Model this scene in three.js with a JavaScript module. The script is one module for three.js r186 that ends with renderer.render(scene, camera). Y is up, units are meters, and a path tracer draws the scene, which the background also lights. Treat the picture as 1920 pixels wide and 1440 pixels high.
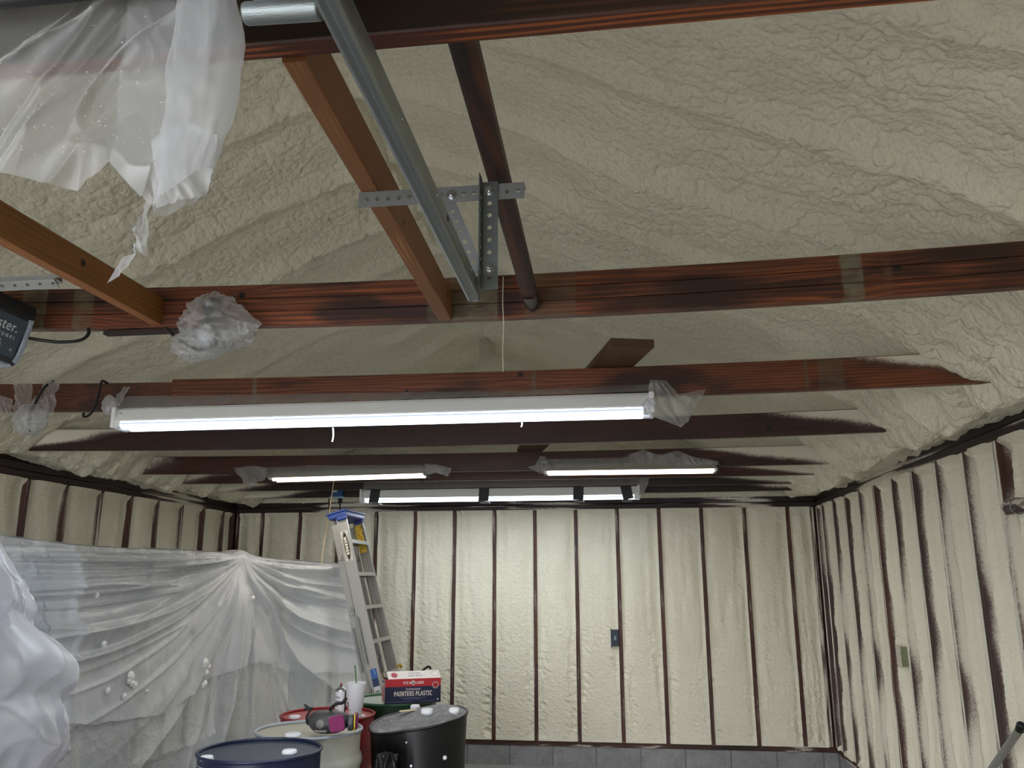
import * as THREE from 'three';
import { mergeGeometries, toCreasedNormals } from 'three/addons/utils/BufferGeometryUtils.js';
import { RoundedBoxGeometry } from 'three/addons/geometries/RoundedBoxGeometry.js';
import { RectAreaLightUniformsLib } from 'three/addons/lights/RectAreaLightUniformsLib.js';

// ---------------------------------------------------------------- camera, sky, exposure
const E = 1.7;                                       // eye height above the garage floor
const scene = new THREE.Scene();
const camera = new THREE.PerspectiveCamera(50.27, 4 / 3, 0.05, 200);
camera.rotation.order = 'YXZ';
camera.rotation.set(0.2336, 0.129, -0.00145);
camera.position.set(0, E, 0);
const renderer = new THREE.WebGLRenderer({ antialias: true });
renderer.toneMapping = THREE.LinearToneMapping;
renderer.toneMappingExposure = 1.07;
renderer.shadowMap.enabled = true;
renderer.shadowMap.type = THREE.PCFSoftShadowMap;
scene.background = new THREE.Color(0.92, 0.935, 0.99);  // even overcast sky, comes in through the open garage door only
scene.backgroundIntensity = 12.3;
RectAreaLightUniformsLib.init();
const TUBE_GLOW = 4, LAMP = 24;

// ---------------------------------------------------------------- noise
function h2(x, y, s) {
  let n = Math.imul(x | 0, 374761393) + Math.imul(y | 0, 668265263) + Math.imul(s | 0, 1274126177);
  n = Math.imul(n ^ (n >>> 13), 1274126177); n ^= n >>> 16;
  n = Math.imul(n, 2246822519); n ^= n >>> 13;
  return (n >>> 0) / 4294967296;
}
function vn(x, y, s) {
  const ix = Math.floor(x), iy = Math.floor(y); let fx = x - ix, fy = y - iy;
  fx = fx * fx * (3 - 2 * fx); fy = fy * fy * (3 - 2 * fy);
  const a = h2(ix, iy, s), b = h2(ix + 1, iy, s), c = h2(ix, iy + 1, s), d = h2(ix + 1, iy + 1, s);
  return a + (b - a) * fx + (c - a) * fy + (a - b - c + d) * fx * fy;
}
function fbm(x, y, s, o = 4) { let v = 0, a = 0.5, t = 0; for (let i = 0; i < o; i++) { v += a * vn(x, y, s + i * 17); t += a; a *= 0.5; x *= 2.03; y *= 2.03; } return v / t; }
function worley(x, y, s) {                            // distance to the nearest and to the second nearest seed
  const ix = Math.floor(x), iy = Math.floor(y); let d1 = 9, d2 = 9;
  for (let j = -1; j <= 1; j++) for (let i = -1; i <= 1; i++) {
    const a = ix + i, b = iy + j, px = a + h2(a, b, s), py = b + h2(a, b, s + 7), d = (px - x) * (px - x) + (py - y) * (py - y);
    if (d < d1) { d2 = d1; d1 = d; } else if (d < d2) d2 = d;
  }
  return [Math.sqrt(d1), Math.sqrt(d2)];
}
const sm = (a, b, x) => { const t = Math.min(1, Math.max(0, (x - a) / (b - a))); return t * t * (3 - 2 * t); };
const clamp = (x, a = 0, b = 1) => Math.min(b, Math.max(a, x)), mix = (a, b, t) => a + (b - a) * t;
function rng(seed) { let s = seed >>> 0; return () => { s = (Math.imul(s, 1664525) + 1013904223) >>> 0; return s / 4294967296; }; }

// ---------------------------------------------------------------- scene helpers
const used = new Map();
function numbered(n) { const k = used.get(n) ?? 0; used.set(n, k + 1); return k ? n + '_' + String(k).padStart(3, '0') : n; }
function shade(o) { o.castShadow = true; o.receiveShadow = true; return o; }
function tag(o, label, category, group, kind) { if (label) o.userData.label = label; if (category) o.userData.category = category; if (group) o.userData.group = group; if (kind) o.userData.kind = kind; return o; }
function thing(name, label, category, p = [0, 0, 0], group) { const o = new THREE.Group(); o.name = numbered(name); o.position.set(...p); scene.add(o); return tag(o, label, category, group); }
function struct(name) { const o = new THREE.Group(); o.name = numbered(name); scene.add(o); return tag(o, null, null, null, 'structure'); }
function part(name, g, m, parent, label) { const o = shade(new THREE.Mesh(Array.isArray(g) ? merge(g) : g, m)); o.name = numbered(name); parent.add(o); if (label) o.userData.label = label; return o; }
function solo(name, g, m, label, category, group) { const o = shade(new THREE.Mesh(Array.isArray(g) ? merge(g) : g, m)); o.name = numbered(name); scene.add(o); return tag(o, label, category, group); }
function merge(gs) {
  return mergeGeometries(gs.map((g) => {
    g = g.index ? g.toNonIndexed() : g;
    for (const k of Object.keys(g.attributes)) if (!['position', 'normal', 'uv'].includes(k)) g.deleteAttribute(k);
    if (!g.attributes.uv) g.setAttribute('uv', new THREE.BufferAttribute(new Float32Array(g.attributes.position.count * 2), 2));
    return g;
  }));
}
const V = (x, y, z) => new THREE.Vector3(x, y, z);
const box = (w, h, d, x = 0, y = 0, z = 0, r = 0.003) => new RoundedBoxGeometry(w, h, d, 2, Math.min(r, w / 2.2, h / 2.2, d / 2.2)).translate(x, y, z);
const slab = (x0, x1, y0, y1, z0, z1) => new THREE.BoxGeometry(x1 - x0, y1 - y0, z1 - z0).translate((x0 + x1) / 2, (y0 + y1) / 2, (z0 + z1) / 2);
const tube = (pts, r, seg = 40, rad = 8) => new THREE.TubeGeometry(new THREE.CatmullRomCurve3(pts.map((p) => V(...p))), seg, r, rad, false);
const lathe = (pts, n = 48) => new THREE.LatheGeometry(pts.map(([r, y]) => new THREE.Vector2(r, y)), n);
// A bar of any section along x: profile is a closed loop of [z, y]; v runs round the section, u along the bar.
function sweep(profile, x0, x1, n, off = () => [0, 0]) {
  const pos = [], nor = [], uv = [], idx = [], m = profile.length, len = [0];
  for (let k = 0; k < m; k++) { const a = profile[k], b = profile[(k + 1) % m]; len.push(len[k] + Math.hypot(b[0] - a[0], b[1] - a[1])); }
  for (let k = 0; k < m; k++) {
    const a = profile[k], b = profile[(k + 1) % m], dz = b[0] - a[0], dy = b[1] - a[1], l = Math.hypot(dz, dy) || 1, nz = -dy / l, ny = dz / l;
    for (let i = 0; i <= n; i++) {
      const x = mix(x0, x1, i / n), [oz, oy] = off(x);
      for (const [p, v] of [[a, len[k]], [b, len[k + 1]]]) { pos.push(x, p[1] + oy, p[0] + oz); nor.push(0, ny, nz); uv.push(i / n, v / len[m]); }
      if (i < n) { const q = pos.length / 3 - 2; idx.push(q, q + 1, q + 2, q + 1, q + 3, q + 2); }
    }
  }
  const shape = new THREE.Shape(profile.map(([z, y]) => new THREE.Vector2(z, y))), cap = new THREE.ShapeGeometry(shape), cp = cap.attributes.position, ci = cap.index.array;
  for (const [x, s, u] of [[x0, -1, 0], [x1, 1, 1]]) {
    const base = pos.length / 3, [oz, oy] = off(x);
    for (let i = 0; i < cp.count; i++) { pos.push(x, cp.getY(i) + oy, cp.getX(i) + oz); nor.push(s, 0, 0); uv.push(u, 0.3); }
    for (let i = 0; i < ci.length; i += 3) s > 0 ? idx.push(base + ci[i], base + ci[i + 2], base + ci[i + 1]) : idx.push(base + ci[i], base + ci[i + 1], base + ci[i + 2]);
  }
  const g = new THREE.BufferGeometry();
  g.setAttribute('position', new THREE.Float32BufferAttribute(pos, 3)); g.setAttribute('normal', new THREE.Float32BufferAttribute(nor, 3)); g.setAttribute('uv', new THREE.Float32BufferAttribute(uv, 2)); g.setIndex(idx);
  return g;
}
// Section of sawn lumber, counter-clockwise from the top of its front face; front faces +z, t thick (z), h high (y).
function lumber(t, h, c = 0.003) { const a = t / 2, b = h / 2; return [[a, b - c], [a, -b + c], [a - c, -b], [-a + c, -b], [-a, -b + c], [-a, b - c], [-a + c, b], [a - c, b]]; }
function gridGeo(nu, nv, f, uvf) {                    // surface from f(u, v) -> [x, y, z]
  const pos = new Float32Array((nu + 1) * (nv + 1) * 3), uv = new Float32Array((nu + 1) * (nv + 1) * 2), idx = [];
  let k = 0, q = 0;
  for (let j = 0; j <= nv; j++) for (let i = 0; i <= nu; i++) {
    const p = f(i / nu, j / nv); pos[k++] = p[0]; pos[k++] = p[1]; pos[k++] = p[2];
    const t = uvf ? uvf(i / nu, j / nv, p) : [i / nu, j / nv]; uv[q++] = t[0]; uv[q++] = t[1];
    if (i < nu && j < nv) { const a = j * (nu + 1) + i, b = a + nu + 1; idx.push(a, b, a + 1, a + 1, b, b + 1); }
  }
  const g = new THREE.BufferGeometry();
  g.setAttribute('position', new THREE.BufferAttribute(pos, 3)); g.setAttribute('uv', new THREE.BufferAttribute(uv, 2)); g.setIndex(idx); g.computeVertexNormals();
  return g;
}
function poly(list, t) {                              // point on a polyline at t in 0..1 (equal share per segment, or by the 4th entry)
  const n = list.length - 1, k = Math.min(n - 1, Math.floor(t * n)), f = t * n - k, s = f;
  return list[k].map((a, i) => mix(a, list[k + 1][i], s));
}
// Thin film between an upper and a lower edge line (lists of points), creased.
function film(top, bottom, nu, nv, amp, seed, freq = 14, rot = 0.2, pin = 0.15, dir = [0, 0, 1]) {
  const cr = Math.cos(rot), sr = Math.sin(rot), rid = (n) => { const k = 1 - Math.abs(2 * n - 1); return k * k * k; };
  return gridGeo(nu, nv, (u, v) => {
    const a = poly(top, u), b = poly(bottom, u), p = a.map((x, i) => mix(x, b[i], v));
    const q = p[0] * cr + p[1] * sr, r = p[1] * cr - p[0] * sr;
    const d = amp * (1.1 * rid(fbm(q * freq + p[2] * 3, r * freq * 0.22, seed, 2)) + 0.45 * rid(vn(q * freq * 2.3 + r * freq * 0.9, r * freq * 0.5, seed + 5)) + 0.5 * vn(q * freq * 0.4, r * freq * 0.3, seed + 9) - 0.7) * sm(-0.01, pin, v + 0.05);
    return [p[0] + dir[0] * d + 0.25 * amp * (fbm(p[1] * freq, u * 9, seed + 3, 2) - 0.5), p[1] + dir[1] * d, p[2] + dir[2] * d];
  });
}

// ---------------------------------------------------------------- textures
function dataTex(w, h, f, srgb = true) {
  const d = new Uint8Array(w * h * 4);
  for (let y = 0, k = 0; y < h; y++) for (let x = 0; x < w; x++, k += 4) { const c = f((x + 0.5) / w, (y + 0.5) / h, x, y); d[k] = clamp(c[0], 0, 255); d[k + 1] = clamp(c[1], 0, 255); d[k + 2] = clamp(c[2], 0, 255); d[k + 3] = 255; }
  const t = new THREE.DataTexture(d, w, h); t.wrapS = t.wrapT = THREE.RepeatWrapping; t.magFilter = THREE.LinearFilter; t.minFilter = THREE.LinearMipmapLinearFilter; t.generateMipmaps = true;
  if (srgb) t.colorSpace = THREE.SRGBColorSpace; t.needsUpdate = true; return t;
}
function canvasTex(w, h, draw) { const c = document.createElement('canvas'); c.width = w; c.height = h; const x = c.getContext('2d'); draw(x, w, h); const t = new THREE.CanvasTexture(c); t.colorSpace = THREE.SRGBColorSpace; t.anisotropy = 8; return t; }
const CREAM = [222, 218, 203], SMOKE = [66, 48, 46];
// Grain of a board len metres long whose section is per metres round. spray(x, v) 0..1 is where foam overspray has caught on it.
function woodTex(w, h, len, per, seed, o = {}) {
  const dark = o.dark ?? [46, 22, 15], mid = o.mid ?? [98, 51, 30], light = o.light ?? [160, 92, 52], R = rng(seed * 77 + 5), knots = [];
  for (let i = 0; i < (o.knots ?? 6); i++) knots.push([R() * len, R() * per, 0.008 + R() * 0.01]);
  return dataTex(w, h, (u, v) => {
    const x = u * len, y = v * per; let yy = y, kn = 0;
    for (const [kx, ky, kr] of knots) { const dx = (x - kx) / 3.2, dy = y - ky, d = Math.hypot(dx, dy); yy += dy * 0.9 * Math.exp(-d * d / (kr * kr * 5)); const e = Math.hypot(x - kx, dy); if (e < kr) kn = Math.max(kn, 1 - e / kr); }
    const wob = fbm(x * 0.9, yy * 6, seed, 3);
    const ring = 0.5 + 0.5 * Math.sin((yy * (o.rings ?? 430) + wob * 26 + fbm(x * 3, yy * 30, seed + 3, 2) * 3)), fine = fbm(x * 6, y * 420, seed + 9, 2), blot = fbm(x * 2.2, y * 9, seed + 21, 4), patch = fbm(x * 0.8, y * 3, seed + 31, 3);
    let t = 0.25 + 0.5 * (patch - 0.35) + 0.34 * (ring - 0.5) * (o.contrast ?? 1) + 0.5 * (fine - 0.5);
    t -= (o.char ?? 0.9) * sm(0.5, 0.75, blot) * 0.55; t = clamp(t + (o.bright ?? 0.1));
    let c = t < 0.5 ? dark.map((a, i) => mix(a, mid[i], t * 2)) : mid.map((a, i) => mix(a, light[i], t * 2 - 1));
    if (kn > 0) c = c.map((a) => a * (1 - 0.75 * Math.min(1, kn * 2)));
    for (const s of o.stains ?? []) { const a = 1.15 * s[3] * sm(s[0], s[0] + 0.008, x + 0.012 * (fbm(y * 40, s[0] * 7, 4, 2) - 0.5)) * sm(s[1], s[1] - 0.008, x) * (0.55 + 0.9 * (fbm(x * 30, y * 60, seed + 41, 2) - 0.3)); c = c.map((q, i) => mix(q, s[2][i], clamp(a))); }
    if (o.under && v > (o.underFrom ?? 0.385) && v < 0.505) { const k = clamp(0.2 + 1.3 * (ring - 0.25) * 0.7 + 0.5 * (fine - 0.5) - 0.9 * sm(0.5, 0.72, blot)); c = o.dark2.map((q, i) => mix(q, o.under[i], k)); }
    if (o.spray) {
      const a = o.spray(x, v), n = 0.1 + 0.8 * (h2(Math.floor(u * w), Math.floor(v * h), seed) * 0.65 + vn(x * 110, y * 110, seed + 2) * 0.35);
      if (a > 0.01) { const k = mix(a * a * (3 - 2 * a), sm(n - 0.2, n + 0.2, a), 0.55); c = c.map((q, i) => mix(mix(q, SMOKE[i], sm(0, 0.2, a) * 0.7), CREAM[i], clamp(k))); }
    }
    return c;
  });
}
const foamBump = dataTex(512, 512, (u, v) => {        // fine skin of the sprayed foam, tiles every 0.35 m
  const P = 14, q = (x, y, s, n) => { const W = (a) => ((a % n) + n) % n, ix = Math.floor(x), iy = Math.floor(y); let d1 = 9; for (let j = -1; j <= 1; j++) for (let i = -1; i <= 1; i++) { const a = ix + i, b = iy + j, r = h2(W(a), W(b), s), r2 = h2(W(a), W(b), s + 3); d1 = Math.min(d1, (a + r - x) ** 2 + (b + r2 - y) ** 2); } return Math.sqrt(d1); };
  const e = (d) => Math.max(0, 1 - d * d * 1.15), a = e(q(u * P, v * P, 3, P)), b = e(q(u * 27, v * 27, 5, 27)), c = e(q(u * 61, v * 61, 8, 61)), k = 255 * clamp(0.56 * a + 0.3 * b + 0.1 * c);
  return [k, k, k];
}, false);
const foamColor = dataTex(512, 512, (u, v) => {       // slight yellowing of the foam, tiles every 2.3 m
  const W = (x, y, n, s) => { const ix = Math.floor(x * n), iy = Math.floor(y * n), fx = x * n - ix, fy = y * n - iy, g = (a, b) => h2((a + n) % n, (b + n) % n, s), e = (t) => t * t * (3 - 2 * t); return mix(mix(g(ix, iy), g(ix + 1, iy), e(fx)), mix(g(ix, iy + 1), g(ix + 1, iy + 1), e(fx)), e(fy)); };
  const t = 0.5 * W(u, v, 6, 1) + 0.3 * W(u, v, 17, 2) + 0.2 * W(u, v, 60, 3);
  return [mix(222, 234, t), mix(217, 229, t), mix(196, 210, t)];
});
const rep = (t, x, y) => { const c = t.clone(); c.repeat.set(x, y); c.needsUpdate = true; return c; };
const std = (color, roughness = 0.7, o = {}) => new THREE.MeshStandardMaterial({ color, roughness, side: THREE.DoubleSide, ...o });
const foamMat = std(0xffffff, 0.82, { map: rep(foamColor, 1 / 2.3, 1 / 2.3), bumpMap: rep(foamBump, 1 / 0.47, 1 / 0.47), bumpScale: 0.013 });
const foamWall = std(0xffffff, 0.75, { map: rep(foamColor, 1 / 1.3, 1 / 1.3), bumpMap: rep(foamBump, 1 / 0.42, 1 / 0.36), bumpScale: 0.006 });
const filmMat = (through, rough, color = 0xf2f3f5, name) => new THREE.MeshPhysicalMaterial({ color, roughness: rough, transmission: through, thickness: 0, ior: 1.5, side: THREE.DoubleSide });
const FILM = filmMat(0.89, 0.35), FILM_THICK = filmMat(0.84, 0.37), DRAPE = filmMat(0.6, 0.4, 0xf0f3f5);
const M = {
  galv: std(0x868d8e, 0.4, { metalness: 0.85, bumpMap: rep(foamBump, 3, 3), bumpScale: 0.0003 }), galvDull: std(0x8d8f90, 0.55, { metalness: 0.7 }), alu: std(0x9f9d97, 0.42, { metalness: 0.75 }), steel: std(0xc4c8cc, 0.25, { metalness: 1 }),
  black: std(0x121214, 0.5), blackMatt: std(0x1a191a, 0.8), white: std(0xe4e6e8, 0.4), whitePlastic: std(0xdcdde0, 0.5), greyTape: std(0x3a3c40, 0.45), concrete: std(0x8f8f8c, 0.9),
};

// ---------------------------------------------------------------- the setting: floor, walls, ceiling
const XL = -3.987, XR = 1.861, ZB = -8.216, ZF = 1.4, RX = -1.08, T = 0.038;     // stud faces left, right, back; front wall; ridge
const PLATE0 = 0.176, STUD0 = 0.226, STUD1 = 2.365, PLATE = 0.055;
{
  const f = struct('floor'); part('concrete_slab', slab(XL - 0.2, XR + 0.2, -0.12, 0, ZB - 0.2, ZF + 0.2), std(0x8a8884, 0.85, { bumpMap: rep(foamBump, 4, 6), bumpScale: 0.001 }), f);
  const d = struct('driveway'); part('concrete_slab', slab(-14, 12, -0.16, -0.04, ZF + 0.2, 24), M.concrete, d);
}
const plateTex = woodTex(2048, 64, 6, 0.2, 61, { dark: [26, 18, 18], mid: [52, 36, 34], light: [84, 62, 56], knots: 2, bright: -0.02, char: 0.5, spray: (x, v) => 0.9 * sm(0.5, 0.74, fbm(x * 1.7, v * 5, 12, 3)) });
const plateMat = std(0xffffff, 0.6, { map: plateTex });
const sillTex = woodTex(2048, 64, 6, 0.2, 67, { dark: [40, 24, 18], mid: [74, 44, 32], light: [110, 76, 58], knots: 2, spray: (x, v) => 0.7 * sm(0.5, 0.75, fbm(x * 3, v * 7, 15, 3)) });
const sillMat = std(0xffffff, 0.7, { map: sillTex });
const depthOf = (v) => (v < 0.148 ? 0 : v < 0.5 ? (v - 0.148) / 0.352 : v > 0.648 ? (1 - v) / 0.352 : 1);
function studMat(seed, front, bias, o = {}) {
  return std(0xffffff, 0.62, { map: woodTex(1024, 128, 2.14, 0.256, seed, { dark: [44, 24, 20], mid: [84, 48, 38], light: [124, 76, 56], knots: 3, char: 0.5, ...o, spray: (x, v) => {
    const d = depthOf(v), n = fbm(x * 1.6, seed, seed, 3) - 0.5, hot = Math.max(...(o.dark_at ?? [[-1, 0]]).map(([y, a]) => a * Math.exp(-(((x - y) / 0.16) ** 2))));
    return d === 0 ? clamp(front + 1.6 * (fbm(x * 4, v * 20, seed + 8, 3) - 0.5)) : clamp(sm(-0.2, 0.8, d + bias + 1.1 * n) - hot * (1 - 0.6 * d));
  } }) });
}
const studBack = [studMat(101, 0.04, -0.12), studMat(102, 0.1, -0.05), studMat(103, -0.1, -0.1)];
const grey = { dark: [46, 38, 38], mid: [72, 58, 55], light: [98, 78, 68] };
const studSide = [studMat(111, 0.95, 0.02, { dark_at: [[0.95, 0.55], [1.3, 0.3]], ...grey }), studMat(112, 0.9, 0.08, { dark_at: [[0.8, 0.7], [2.0, 0.3]], ...grey }), studMat(113, 0.9, 0.0, { dark_at: [[1.1, 0.5], [2.0, 0.3]], ...grey }), studMat(114, 0.95, 0.12, { dark_at: [[0.85, 0.6], [0.15, 0.5]], ...grey })];
const studTop = studMat(115, 0.85, 0.12, { dark_at: [[1.98, 1.3]] }), studBare = studMat(121, 0.6, -0.22), studLeft = [studMat(131, 0.25, -0.02, { dark_at: [[1.9, 0.3]] }), studMat(132, 0.12, -0.1), studMat(133, 0.4, 0.05)];
const studGeo = sweep(lumber(0.09, T, 0.002), STUD0, STUD1, 24).rotateZ(Math.PI / 2).translate(0, 0, -0.045);   // front face at z = 0
function bay(x0, x1, o) {                             // foam between two studs; o: r recess, crown, rough(yf), seed, crest
  const w = x1 - x0, s = o.seed, nu = o.nu ?? 22, nv = o.nv ?? 120;
  return gridGeo(nu, nv, (u, v) => {
    const x = x0 + w * u, y = mix(STUD0 - 0.005, STUD1 + 0.005, v), e = Math.min(u, 1 - u) * w, ey = Math.min(y - STUD0, STUD1 - y);
    const rough = o.rough(y), wx = x + 0.02 * (fbm(y * 3, x * 6, s, 2) - 0.5);
    const lump = worley(wx * 26, y * 26 * 1.3, s)[0], lump2 = worley(wx * 60, y * 80, s + 3)[0];
    let z = -o.r + o.crown * sm(0, o.spread ?? 0.13, e) + 0.03 * (fbm(x * 8 + s, y * 2.2, s, 3) - 0.5);
    z += rough * (0.02 * (0.7 - lump * lump) + 0.009 * (0.7 - lump2 * lump2)) + 0.016 * (o.fold ?? 0.6) * (1 - Math.abs(2 * fbm(wx * 13, y * 1.4, s + 9, 2) - 1));
    if (o.crest) { const c = 0.42 + 0.1 * (fbm(y * 1.3, s, s, 2) - 0.5); z += o.crest * Math.exp(-(((u - c) / 0.04) ** 2)) * (0.6 + 0.8 * fbm(y * 6, s, s + 1, 2)); }
    z += (o.r * 0.75) * sm(0.05, 0, ey) + (o.lip ?? 0.35) * o.r * sm(0.022, 0, e);
    return [x, y, Math.min(z, 0.012)];
  }, (u, v, p) => [p[0], p[1]]);
}
function wall(name, lo, hi, studs, o) {
  const g = struct(name);
  part('sheathing', slab(lo - 0.14, hi + 0.14, -0.05, E + 1.02, -0.14, -0.094), std(0x5a4a3c, 0.9), g);
  for (const [k, y] of [[0, STUD1], [1, STUD1 + PLATE]]) part('top_plate', sweep(lumber(0.1, PLATE - 0.004, 0.004), lo, hi, 60, (x) => [-0.05 + (k ? -0.012 : 0) + 0.008 * (fbm(x * 1.2, k, 5, 2) - 0.5), y + PLATE / 2]), plateMat, g);
  part('bottom_plate', sweep(lumber(0.1, 0.05, 0.003), lo, hi, 20, () => [-0.05, PLATE0 + 0.025]), sillMat, g);
  studs.forEach(([x, m]) => { const s = part('stud', studGeo, m, g); s.position.x = x; });
  for (let i = 0; i + 1 < studs.length; i++) if (studs[i + 1][0] - studs[i][0] > 0.06) part('foam_panel', bay(studs[i][0] + T / 2, studs[i + 1][0] - T / 2, { ...o, ...(o.at?.(i) ?? {}), seed: o.seed + i * 13 }), foamWall, g);
  const blockG = box(0.397, PLATE0 + 0.02, 0.09, 0, PLATE0 / 2 - 0.01, -0.052, 0.004);
  part('mortar_bed', slab(lo, hi, 0, PLATE0 - 0.002, -0.1, -0.013), std(0x77767a, 0.95), g);
  for (let x = lo + (o.blockFrom ?? 0.1), k = 0; x < hi - 0.1; x += 0.4064, k++) { const b = part('concrete_block', blockG, blockMat[k % 3], g); b.position.x = x + 0.2032; }
  return g;
}
const blockTex = [1, 2, 3].map((s) => dataTex(128, 64, (u, v) => { const n = fbm(u * 40, v * 20, s, 4), m = fbm(u * 3, v * 2, s + 4, 2), k = 138 + 36 * (n - 0.5) + 30 * (m - 0.5); return [k, k, k * 1.01]; }));
const blockMat = blockTex.map((t) => std(0xffffff, 0.95, { map: t, bumpMap: t, bumpScale: 0.0015 }));
{
  const xs = []; for (let k = -5; k <= 8; k++) xs.push([-1.650 + 0.4064 * k, studBack[(k + 9) % 3]]);
  xs.unshift([XL + 0.03, studBack[1]]); xs.push([XR - 0.035, studBare]);
  const w = wall('wall_back', XL, XR, xs, { r: 0.034, crown: 0.024, seed: 300, nu: 26, nv: 150, blockFrom: 0.106 - 0.4064 + 0.35, fold: 1.3, lip: 0.5, rough: (y) => 0.35 + 0.9 * sm(1.6, 0.5, y) });
  w.position.z = ZB;
  // gable above the plates: board and foam
  const roofY = (x) => 2.08 - 0.45 * Math.abs(x - RX);
  const tri = new THREE.Shape([[XL - 0.1, 0.9], [XR + 0.1, 0.9], [XR + 0.1, 0.96], [RX, 2.28], [XL - 0.1, 0.96]].map(([x, y]) => new THREE.Vector2(x, y + E)));
  part('gable_board', new THREE.ExtrudeGeometry(tri, { depth: 0.05, bevelEnabled: false }).translate(0, 0, -0.145), std(0x5a4a3c, 0.9), w);
  part('gable_foam', gridGeo(200, 60, (u, v) => {
    const x = mix(XL, XR, u), y = mix(0.765, roofY(x) + 0.06, v), l = worley(x * 18, y * 18, 77)[0];
    return [x, y + E, -0.03 + 0.02 * (0.6 - l) + 0.05 * (fbm(x * 4, y * 4, 71, 3) - 0.5)];
  }, (u, v, p) => [p[0], p[1]]), foamMat, w);
}
{
  const xs = []; for (let k = 0; k <= 15; k++) xs.push([-(7.9593 - 0.4064 * k) - T / 2, k === 4 ? studBare : k === 9 ? studTop : studSide[(k * 3) % 4]]);
  xs.unshift([-8.18, studSide[0]]);
  const w = wall('wall_right', ZB, ZF, xs, { r: 0.086, crown: 0.05, spread: 0.19, seed: 500, nu: 30, nv: 150, crest: 0.034, fold: 0.4, lip: 0, rough: () => 0.45, at: (i) => (i === 5 ? { r: 0.089 } : {}) });
  w.position.x = XR; w.rotation.y = -Math.PI / 2;
  part('foam_panel', gridGeo(60, 40, (u, v) => [mix(-1.86, ZF, u), mix(STUD0, STUD1, v), -0.03 + 0.02 * fbm(u * 20, v * 14, 9, 3)], (u, v, p) => [p[0], p[1]]), foamWall, w);
}
{
  const xs = []; for (let k = 0; k <= 13; k++) xs.push([7.9416 - 0.4064 * k + T / 2, studLeft[k % 3]]);
  xs.unshift([8.18, studLeft[1]]); xs.reverse();
  const w = wall('wall_left', -ZF, -ZB, xs, { r: 0.05, crown: 0.03, seed: 700, nu: 16, nv: 90, fold: 0.3, lip: 0.2, rough: () => 0.12 });
  w.position.x = XL; w.rotation.y = Math.PI / 2;
  part('foam_panel', gridGeo(60, 40, (u, v) => [mix(-ZF, 2.6, u), mix(STUD0, STUD1, v), -0.03 + 0.02 * fbm(u * 20, v * 14, 19, 3)], (u, v, p) => [p[0], p[1]]), foamWall, w);
}
const DOOR = [-3.45, -0.32, 2.25];                    // garage doorway: left, right, height
{
  const w = struct('wall_front'), y1 = E + 2.3, m = std(0xcfc8b2, 0.85);
  part('panel', slab(XL - 0.14, DOOR[0], -0.05, y1, ZF, ZF + 0.15), m, w); part('panel', slab(DOOR[1], XR + 0.14, -0.05, y1, ZF, ZF + 0.15), m, w); part('header', slab(DOOR[0], DOOR[1], DOOR[2], y1, ZF, ZF + 0.15), m, w);
}
const RAFTERS = []; for (let k = -5; k <= 11; k++) RAFTERS.push(-(2.38 + 0.59 * k));
const roofBase = (x) => { const d = Math.abs(x - RX); return Math.max(0.778, 2.08 - 0.45 * (Math.sqrt(d * d + 0.03) - 0.06) - 0.12 * sm(2.4, 2.85, d)); };
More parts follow.
